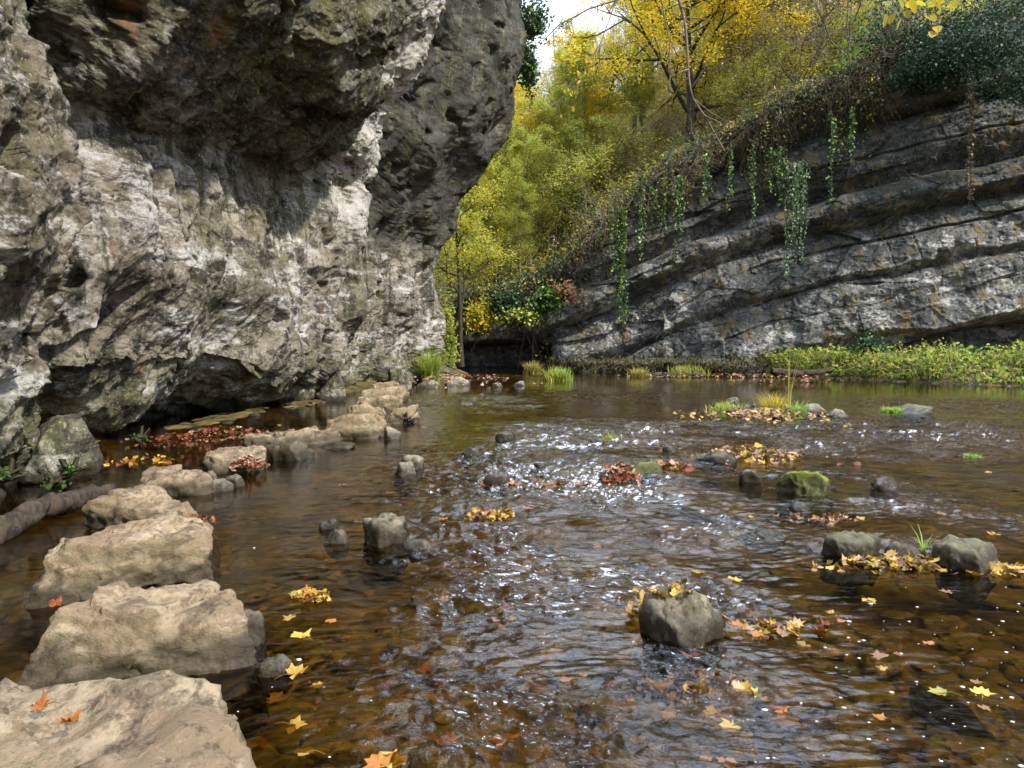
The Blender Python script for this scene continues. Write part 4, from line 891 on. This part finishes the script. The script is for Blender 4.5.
for (kd,px,y,s) in [('yellow2',632,54,1.0),('gold',575,58,.95),('lime',470,43,.6),('lime',520,44.5,.55),('gold',490,46,.7),('lime',548,47,.65),('gold',540,50,.75),('lime',505,53,.85),('lime',580,48,.6),('gold',600,50,.6),('gold',610,56,.8),('gold',525,64,1.0),('gold',720,52,.9),('gold',780,55,.9),('green',500,45,.7),('green',530,46,.75),('yellow2',475,47,.8),('green',560,50,.8),('green',585,52,.9),('yellow2',515,54,.9),('yellow2',725,50,.9),('bare',760,44,.8),('bare',785,47,.8),('bare',830,43.5,.7),('bare',850,48,.9),('bare',885,44,.7),('bare',905,46,.8),('yellow2',770,53,1.0),('bare',740,46,.7),('green',450,46,.9),('bare',520,68,.9),('bare',575,78,.7),('green',465,70,1.0),('bare',620,80,.7),('yellow2',650,75,.9),('thin',690,70,1.0),('bare',720,66,1.0),('green',640,52,.6),('bare',495,75,1.0),('yellow2',525,60,.8),('thin',570,58,.7),('bare',780,62,1.0),('bare',850,56,1.0),('thin',900,52,.9),('bare',930,50,.9),('green',455,62,1.0),('bare',590,66,.8),('green',520,82,.9),('bare',480,84,1.0),('green',700,60,.9),('yellow2',760,68,1.0),('bare',660,84,.8)]:
    lab = {'lime':'young lime green tree in the wood on the hillside, one of several alike','gold':'golden tree in the wood on the hillside, one of several alike','bare':'bare twiggy tree in the wood on the hillside, one of several alike','green':'yellow green tree in the wood on the hillside, one of several alike','thin':'thin leaved tree in the wood on the hillside, one of several alike','yellow2':'golden tree in the wood on the hillside, one of several alike'}[kd]
    plant(kd,px,y,s,lab,'tree','trees in the wood on the hillside')
for i in range(20):
    px = 455+rng.random()*430; y = 43+rng.random()**1.5*22
    if 555 < px < 700: px = 470+rng.random()*80
    if px > 690: y = 41.5+rng.random()*8
    plant('tan',px,y,.6+.7*rng.random(),'low twiggy shrub among others on the wooded slope','shrub','shrubs on the wooded slope')
for i in range(9):
    x = 5.0+i*1.6+.5*rng.random(); e = rc_edge(x)
    o = plant('tangle',0,e[1]-.1,.28+.25*rng.random(),'dead twiggy shrub spilling over the brow of the dark cliff','shrub','shrubs spilling over the cliff brow',sink=0,x=e[0],z=e[2]+.1)
    o.rotation_euler = (R(62+40*rng.random()),R(-20+40*rng.random()),rng.random()*.8-.4)
# undergrowth on the slope
a = Acc(); n = 30000
x = -14+46*rng.random(n); y = 40+rng.random(n)**1.4*50; ok = y > yc(x)+.16*Ttop(x)+.3; x=x[ok]; y=y[ok]
dn = fbm(np.stack([x*.3,y*.3,0*x],1),3,9)
z = np.where(y > yc(x)+.16*Ttop(x)+1.3, hill_z(x,y), Ttop(x)); C = np.stack([x,y,z+.15+.9*np.abs(rng.normal(size=len(x)))*.4*(1+dn)],1)
leaf_cards(a,C,.20,YG+YG+BR+LG_+LG_+YL[:2]+GR[:1],.5)
tag(a.build('undergrowth',MAT['leaf']),'brambles, ferns and leaf litter covering the wooded slope','undergrowth',kind='stuff')
# lit grass on the ledge above the cliff
a = Acc()
def grass_at(px0,px1,y0,y1,n,h,pal,w=.05):
    yy = y0+(y1-y0)*rng.random(n); xx = (px0+(px1-px0)*rng.random(n)-512)/F*yy; zz = hill_z(xx,yy)
    blades(a,np.stack([xx,yy,zz-.05],1),h,w,pal,.8)
grass_at(742,800,40.6,45,4000,.6,LG_+[(.30,.42,.12)],.05); grass_at(832,888,40.2,47,4500,.75,LG_+[(.30,.42,.12)],.05)
tag(a.build('grass',MAT['leaf']),'pale green grass on the sunlit ledge above the cliff','grass',kind='stuff')
# ivy, roots and dead grass that hang over the brow of the far cliff
a = Acc()
for _ in range(1100):
    x = -3.5+29*rng.random() if _%3 else 5+12*rng.random(); e = rc_edge(x); n = 26
    Ld = (.4+2.2*rng.random()**2)*(1.0 if x>2 else .6)*(.45+2.6*max(0,.12+float(perlin(np.array([[x*.42,3.3,0]]),51)[0])*1.3)); s0 = rng.normal()*.5
    t = np.linspace(0,1,n); C = np.stack([e[0]+s0+.15*rng.normal(size=n), e[1]-.45-.5*rng.random()+.2*rng.normal(size=n), e[2]+.5-t*Ld],1)
    pal = [GR+DG, DG, BR+YG, BR, DG+GR][rng.integers(5)]
    leaf_cards(a,C,.17,pal,.0,None,.8,.45)
tag(a.build('ivy_cover',MAT['ivy']),'ivy and dead grass draped over the brow of the dark cliff','ivy',kind='stuff')
a = Acc()
for _ in range(2600):
    x = -3+27*rng.random() if _%2 else 5+13*rng.random(); e = rc_edge(x); p = np.array([e[0]+rng.normal()*.3,e[1]-.3-.3*rng.random(),e[2]+.4*rng.random()]); L=(.6+2.2*rng.random()**2)*(.6+2.2*max(0,.1+float(perlin(np.array([[x*.42,3.3,0]]),51)[0])*1.3)); d = np.array([rng.normal()*.4,-.5*rng.random(),-.8])
    tube(a,[p,p+d*L*.5+np.array([rng.normal()*.15,-.1,.12]),p+d*L],[.014,.010,.004],3,col=np.array([.16,.12,.08])*(.6+.8*rng.random()))
tag(a.build('dead_stems',MAT['leaf'],smooth=True),'tangle of dead stems and roots hanging on the cliff brow','stems',kind='stuff')
# ivy curtains
def curtain(px, y, z0, z1, wd, nst, label, pal=GR+LG_[:1]+[(.17,.25,.12),(.13,.20,.09)]):
    x = (px-512)/F*y; root = empty('ivy_curtain',(x,y,z0)); s = Acc(); l = Acc()
    for _ in range(nst):
        L = (z0-z1)*(.35+.65*rng.random()); n = 14; t = np.linspace(0,1,n); q = np.stack([rng.normal()*wd*1.15+.10*np.cumsum(rng.normal(size=n))*.25, rng.normal()*.12+.03*np.cumsum(rng.normal(size=n)), -L*t],1)
        tube(s,q,.016,4,col=(.10,.08,.05)); m = int(36*L); k = rng.random(m)*(n-1); i = k.astype(int).clip(0,n-2); f=(k-i)[:,None]
        leaf_cards(l, q[i]*(1-f)+q[i+1]*f+rng.normal(size=(m,3))*.06,.13,pal,.0,None,.9,.7)
    s.build('stem',MAT['leaf'],root); l.build('leaves',MAT['ivy'],root); return tag(root,label,'ivy')
curtain(621,37.2,8.2,2.2,.22,10,'thick ivy curtain hanging at the low end of the dark cliff')
curtain(678,36.6,9.6,5.4,.10,5,'narrow ivy strand hanging right of the thick ivy curtain')
curtain(797,34.9,9.9,4.2,.30,12,'broad pale green ivy curtain in the middle of the dark cliff',[(.24,.36,.20),(.28,.38,.21),(.15,.24,.12)])
curtain(770,35.1,10.6,7.2,.22,7,'short ivy fringe left of the broad pale curtain')
curtain(963,32.2,12.6,6.4,.03,3,'single dry root strand hanging on the dark rock face',[(.20,.15,.10),(.14,.11,.08)])
curtain(648,37.5,9.2,6.6,.15,5,'short ivy strand between the two long ones')
for (px,y,z0,z1) in [(640,37.3,8.8,5.2),(662,36.9,9.4,6.6),(704,36.0,10.4,6.2),(728,35.7,10.8,7.6),(752,35.4,11.2,6.4),(826,34.4,12.0,7.4),(848,34.2,12.2,8.6)]:
    o = curtain(px,y,z0,z1,.05,2,'long thin ivy strand, one of several alike trailing down the dark cliff'); o['group'] = 'thin ivy strands on the dark cliff'
# bushes
def bush(name, c, r, n, size, pal, label, mat='ivy', stems=14, cat='bush'):
    c = np.array(c,float); root = empty(name, c-np.array([0,0,r[2]])); s = Acc(); l = Acc(); tips=[]
    for _ in range(stems):
        d = rng.normal(size=3); d[2] = abs(d[2])+.4; d /= np.linalg.norm(d); e = d*np.array(r)*np.array([1,1,1.7])*(.6+.4*rng.random())
        tube(s,[(0,0,0),e*.5+rng.normal(size=3)*.08,e],[.03,.02,.006],4,col=(.10,.08,.05)); tips += [e,e*.8,e*.6]
    tips = np.array(tips); k = rng.integers(len(tips),size=n)
    C = tips[k]+rng.normal(size=(n,3))*np.array(r)*.26
    leaf_cards(l,C,size,pal,.25,None,.3,.7); s.build('stems',MAT['leaf'],root); l.build('foliage',MAT[mat],root); return tag(root,label,cat)
def bush_at(px,py,y,rw,rh,n,size,pal,label,**kw):
    c = D(px,py,y); bush('bush',c,(rw,rw*.7,rh),n,size,pal,label,**kw)
bush_at(545,298,38.6,1.0,.8,1500,.2,GR+LG_[:1],'bright green ivy bush draped over the cave mouth')
bush_at(503,300,39.2,1.0,.9,1300,.2,DG+GR,'dark green ivy bush left of the bright one above the cave')
bush_at(520,315,38.6,1.6,.6,1400,.18,YG+GR,'yellow green fringe of bramble along the cave lip')
bush_at(565,290,38.2,.9,.6,330,.2,[(.36,.22,.11),(.42,.29,.17),(.25,.14,.07)],'rusty leaved bush on the ledge right of the green ivy',mat='leaf')
bush_at(480,310,39.0,.8,1.2,900,.18,YG+YL,'yellow bush behind the slender tree trunk',mat='leaf')
bush_at(448,330,35,.5,1.6,1100,.14,LG_+YG,'tall grassy bush hugging the far cliff corner',mat='leaf')
for (px,py,y,rw,rh,pal,lab) in [(905,20,37,2.6,1.8,DG,'dark evergreen bush on the shaded cliff brow'),(955,45,35,2.2,1.6,DG,'blue green yew bush overhanging the dark rock'),(1005,20,34,2.6,2.2,DG,'dense black green bush in the shaded upper corner'),(920,68,35.6,1.4,.8,DG+[(.06,.12,.08)],'lower spray of evergreen below the yew bush'),(860,95,37,1.2,.9,DG+BR,'ivy clump under the bare shrub on the brow')]:
    bush_at(px,py,y,rw,rh,3200,.14,pal,lab,stems=30)
for (px,py,y,lab) in [(985,-50,32,'huge dark yew added above the cliff top to shade the rock'),(1090,-40,29,'second dark yew added beyond the frame edge to shade the rock'),(1040,60,32.5,'dark yew bough added at the frame edge to shade the cliff')]:
    bush_at(px,py,y,2.4,1.9,2600,.15,DG,lab,stems=44)  # yews added at the frame edge to throw shade on the upper rock
# ivy on the edge of the near cliff
for (px,py,y,rw,rh,lab) in [(531,8,29.6,.75,1.2,'ivy clump growing from the top corner of the pale cliff'),(529,55,29.4,.42,1.2,'ivy trail creeping down the edge of the pale cliff')]:
    bush_at(px,py,y,rw,rh,1500,.13,GR+DG+LG_[:1],lab,stems=26)
# grass tufts in the river and on the bars
def tuft(px, py, wpx, hpx, n, pal, label, w=.02, lean=.8):
    g = G(px,py); W = wpx/F*g[1]; H = hpx/F*g[1]; a = Acc(); q = rng.normal(size=(n,2))*W*.17
    C = np.column_stack([q[:,0], q[:,1]*.8, np.zeros(n)-.02]); blades(a,C,H,w,pal,lean)
    o = a.build('grass_tuft',MAT['leaf']); o.location=(g[0],g[1]+W*.2,0); return tag(o,label,'grass tuft')
tuft(558,381,32,13,420,LG_+YG,'bright green grass tuft standing alone in the far water',.05)
tuft(533,375,20,13,300,YG+BR,'smaller olive grass tuft left of the bright one',.05)
tuft(925,556,10,26,16,LG_,'single green sprout behind the low pinkish stone',.012,.6)
tuft(775,412,40,18,260,YL+BR+YG,'straw coloured grass tuft on the gravel island',.018)
tuft(790,410,8,42,10,YG+BR,'tall thin grass stalks on the gravel island',.012,.2)
tuft(730,412,50,10,260,YG+LG_,'low green grass along the left of the gravel island',.02)
tuft(800,418,16,16,160,LG_,'bright green tuft on the right end of the gravel island',.02)
tuft(895,413,22,7,220,LG_,'bright green water weed patch beside the dark mossy stone',.03)
tuft(640,377,30,9,200,YG+BR,'dry grass tuft at the left of the far gravel spit',.05)
tuft(690,374,50,9,260,YG+LG_,'green grass line on the far gravel spit',.05)
tuft(430,382,20,30,420,LG_+YG,'long green grass at the foot of the far cliff corner',.05)
tuft(975,458,22,5,140,LG_,'small green weed patch in the right hand riffle',.02)
tuft(612,440,24,7,80,YG+LG_,'thin weed stalks poking from the far riffle',.02)
tuft(86,470,10,26,60,BR,'tuft of dry stalks beside the yellowish boulder',.01,.4)
# ferns at the foot of the near cliff
for (px,py,y,lab) in [(70,468,7.4,'small bright fern beside the yellowish boulder'),(10,470,6.3,'green fern at the near foot of the cliff'),(140,437,9.5,'green fern in the dark hollow below the cliff'),(52,480,7.0,'little round leaved plant on the dark mossy boulder')]:
    c = D(px,py,y); bush('fern',c,(.11,.11,.07),60,.045,GR,lab,stems=9,cat='fern')
# vegetation of the right bank
a = Acc(); n = 26000
x = 12.4+22*rng.random(n)**1.2; fy = np.interp(x,[12,13.6,15,16.6,20,30,60],[35,31.0,28,25.6,23.2,20,16]); y = fy+.2+8.5*rng.random(n)**1.3
ok = y < yc(x)+1; x=x[ok]; y=y[ok]; z = bank_z(x,y); z = np.maximum(z,0); hh = .2+.55*np.clip(1.3*fbm(np.stack([x*.5,y*.7,0*x],1),3,4)+.4,0,1.4)
k = rng.random(len(x)) < .5
for q0,q1,hb in ((-9,.42,.22),(.42,.7,.45),(.7,9,.8)):
    kk = k&(hh>=q0)&(hh<q1); blades(a,np.stack([x,y,z-.05],1)[kk],hb,.04,LG_+YG+GR+BR,.9)
m = ~k; C = np.stack([x,y,z],1)[m]; C[:,2] += hh[m]*rng.random(m.sum()); leaf_cards(a,C[::2],.19,GR+LG_+LG_+YG,.45); leaf_cards(a,C[1::2],.12,LG_+YG+BR,.45)
tag(a.build('bank_vegetation',MAT['leaf']),'lush green herbs and grass covering the low right bank','vegetation',kind='stuff')
bush_at(868,345,32,.8,.7,900,.16,GR+DG,'dark leafy bush at the left end of the grassy bank')
# hanging moss and brown grass on the ledge of the far cliff
a = Acc()
for _ in range(1100):
    x = 1.8+12.5*rng.random(); p = rc_front(x,.10+.55*rng.random()**1.5); n=3
    C = p+np.array([0,-.08,.05])+rng.normal(size=(n,3))*np.array([.12,.08,.12]); leaf_cards(a,C,.2,[(.10,.10,.03),(.16,.13,.05),(.20,.15,.07),(.08,.10,.03)],0,None,1.2,.3)
tag(a.build('moss_fringe',MAT['moss']),'brown green moss hanging along the foot of the dark cliff','moss',kind='stuff')
# overhanging twigs in the upper air
def twig(name, pts, r, label, side=8, leaves=0, lsize=.08, pal=YL, cat='branch', thick=.4, lpts=None):
    pts = np.array(pts); root = empty(name, pts[0]); q = pts-pts[0]; n = 26; tt = np.linspace(0,1,n)
    cum = np.r_[0,np.cumsum(np.linalg.norm(np.diff(q,axis=0),axis=1))]; cum/=cum[-1]
    c = np.stack([np.interp(tt,cum,q[:,k]) for k in range(3)],1); sp = cum.max(); L = np.linalg.norm(np.diff(q,axis=0),axis=1).sum()
    c += np.cumsum(rng.normal(size=c.shape),0)*L*.0012
    s = Acc(); tube(s,c,r*(1-.75*tt)+.001,6); tips=[]
    for _ in range(side):
        i = rng.integers(4,n-1); d = (c[i]-c[i-1]); d/=np.linalg.norm(d); d = d*.6+rng.normal(size=3)*.6+np.array([0,0,-.1]); l=L*(.06+.14*rng.random()); m = c[i]+d*l*.5+rng.normal(size=3)*l*.06; e = c[i]+d*l
        tube(s,[c[i],m,e],[r*thick,r*thick*.6,r*.1],4); tips += [e,m]
    if lpts is not None:
        for p in lpts:
            p = p-pts[0]; b = c[np.argmin(np.linalg.norm(c-p,axis=1))]; tube(s,[b,(b+p)*.5+np.array([0,0,.02]),p],[r*.35,r*.25,r*.15],4)
    s.build('stem',MAT['twig'],root)
    if leaves:
        for _ in range(leaves):
            t = tips[rng.integers(len(tips))]+rng.normal(size=3)*lsize*.4 if lpts is None else lpts[_]-pts[0]; V,T = leaf_oval(lsize*(.7+.6*rng.random())); cc = np.array(pal[rng.integers(len(pal))])*(.8+.4*rng.random())
            A = Acc(); A.add(V@rotm(rng.random()*6.28,-1.1+.5*rng.normal(),.5*rng.normal()).T+t,T=T,col=cc); A.build('leaf',MAT['leaf'],root)
    return tag(root,label,cat)
def leaf_oval(L):
    t = np.linspace(0,2*math.pi,13)[:-1]; V = np.stack([np.sin(t)*L*.33*(1-.25*np.cos(t)),-L*.5+np.cos(t)*L*.5,.12*L*np.abs(np.sin(t))],1); V = np.concatenate([[[0,-L*.5,0]],V]); return V,np.array([[0,1+i,1+(i+1)%12] for i in range(12)])
twig('leafy_branch',[D(1010,-60,7),D(965,-8,7),D(930,8,7),D(885,34,7.1)],.007,'near twig of large yellow leaves hanging in at the top',16,17,.12,[(.62,.48,.03),(.55,.45,.04),(.40,.42,.05)],lpts=[D(x,y,7+.15*math.sin(x)) for x,y in [(888,6),(905,2),(897,30),(883,28),(915,14),(926,6),(935,22),(931,38),(945,2),(957,8),(908,18),(918,3),(940,10),(889,24),(902,9),(938,33),(894,2)]])
twig('hanging_branch',[D(640,-90,26),D(672,-30,26),D(684,20,26),D(686,62,26),D(690,95,26),D(706,118,26),D(722,150,26)],.075,'bare crooked branch hanging down in front of the golden maple',14,0)
twig('hanging_branch',[D(645,-60,26.5),D(662,0,26.5),D(670,40,26.5),D(672,90,26.5)],.04,'thin straight twig hanging left of the crooked bare branch',8,0)
twig('arching_branch',[D(700,-40,24),D(660,-4,24),D(620,-2,24),D(585,8,24),D(556,24,24),D(540,40,24)],.05,'thin branch arching across the patch of sky',9,0)
twig('leafy_branch',[D(640,-70,20),D(600,40,20),D(575,80,20),D(550,105,20)],.018,'sparse yellow leaved spray before the bare twigs under the sky',30,90,.10,YL,thick=.6)
# ------------------------------------------------------------------ camera, sky, sun, render settings
cam = bpy.data.cameras.new('camera'); co = bpy.data.objects.new('camera', cam); COL.objects.link(co)
cam.sensor_width = 36; cam.lens = F*36/1024; cam.clip_end = 3000; cam.clip_start = .02
co.location = (0,0,CH); co.rotation_euler = (R(90)-TH,0,0); scene.camera = co
SD = Vector(SUN).normalized(); el = math.asin(SD.z); az = math.atan2(SD.x, SD.y)
w = bpy.data.worlds.new('World'); scene.world = w; w.use_nodes = True
nt = w.node_tree; bg = nt.nodes['Background']; sky = nt.nodes.new('ShaderNodeTexSky'); sky.sky_type = 'NISHITA'; sky.sun_disc = False
sky.sun_elevation = el; sky.sun_rotation = az; sky.dust_density = 3.0; sky.air_density = 1.0; sky.altitude = 200
tc = nt.nodes.new('ShaderNodeTexCoord'); nz = nt.nodes.new('ShaderNodeTexNoise'); nz.inputs['Scale'].default_value = 2.2; nz.inputs['Detail'].default_value = 6; nz.inputs['Roughness'].default_value = .6
mr = nt.nodes.new('ShaderNodeMapRange'); mr.inputs['From Min'].default_value = .30; mr.inputs['From Max'].default_value = .58; mr.inputs['To Min'].default_value = .35
mx = nt.nodes.new('ShaderNodeMix'); mx.data_type = 'RGBA'; mx.inputs[7].default_value = CLOUD
nt.links.new(tc.outputs['Generated'], nz.inputs['Vector']); nt.links.new(nz.outputs['Fac'], mr.inputs['Value']); nt.links.new(mr.outputs[0], mx.inputs[0])
nt.links.new(sky.outputs[0], mx.inputs[6])
# sky boosted out of view, ahead and overhead, added to silver the water's reflections
dt = nt.nodes.new('ShaderNodeVectorMath'); dt.operation = 'DOT_PRODUCT'; dt.inputs[1].default_value = (0,.57,.82); nt.links.new(tc.outputs['Generated'], dt.inputs[0])
m2 = nt.nodes.new('ShaderNodeMapRange'); m2.interpolation_type = 'SMOOTHSTEP'; m2.inputs['From Min'].default_value = .80; m2.inputs['From Max'].default_value = .95; m2.inputs['To Min'].default_value = 1; m2.inputs['To Max'].default_value = SKY_BOOST
nt.links.new(dt.outputs['Value'], m2.inputs['Value'])
vm = nt.nodes.new('ShaderNodeVectorMath'); vm.operation = 'SCALE'; nt.links.new(mx.outputs[2], vm.inputs[0]); nt.links.new(m2.outputs[0], vm.inputs['Scale']); nt.links.new(vm.outputs[0], bg.inputs[0]); bg.inputs[1].default_value = SKY
sl = bpy.data.lights.new('sun','SUN'); sl.energy = SUNE; sl.angle = R(2.5); sl.color = (1,.93,.82)
so = bpy.data.objects.new('sun', sl); COL.objects.link(so); so.rotation_euler = SD.to_track_quat('Z','Y').to_euler()
scene.view_settings.view_transform = 'Standard'; scene.view_settings.look = 'None'; scene.view_settings.exposure = EXPO; scene.view_settings.gamma = 1
cy = scene.cycles; cy.max_bounces = 8; cy.diffuse_bounces = 4; cy.glossy_bounces = 3; cy.transparent_max_bounces = 12; cy.sample_clamp_indirect = 6; cy.use_denoising = True
cy.caustics_reflective = False; cy.caustics_refractive = False
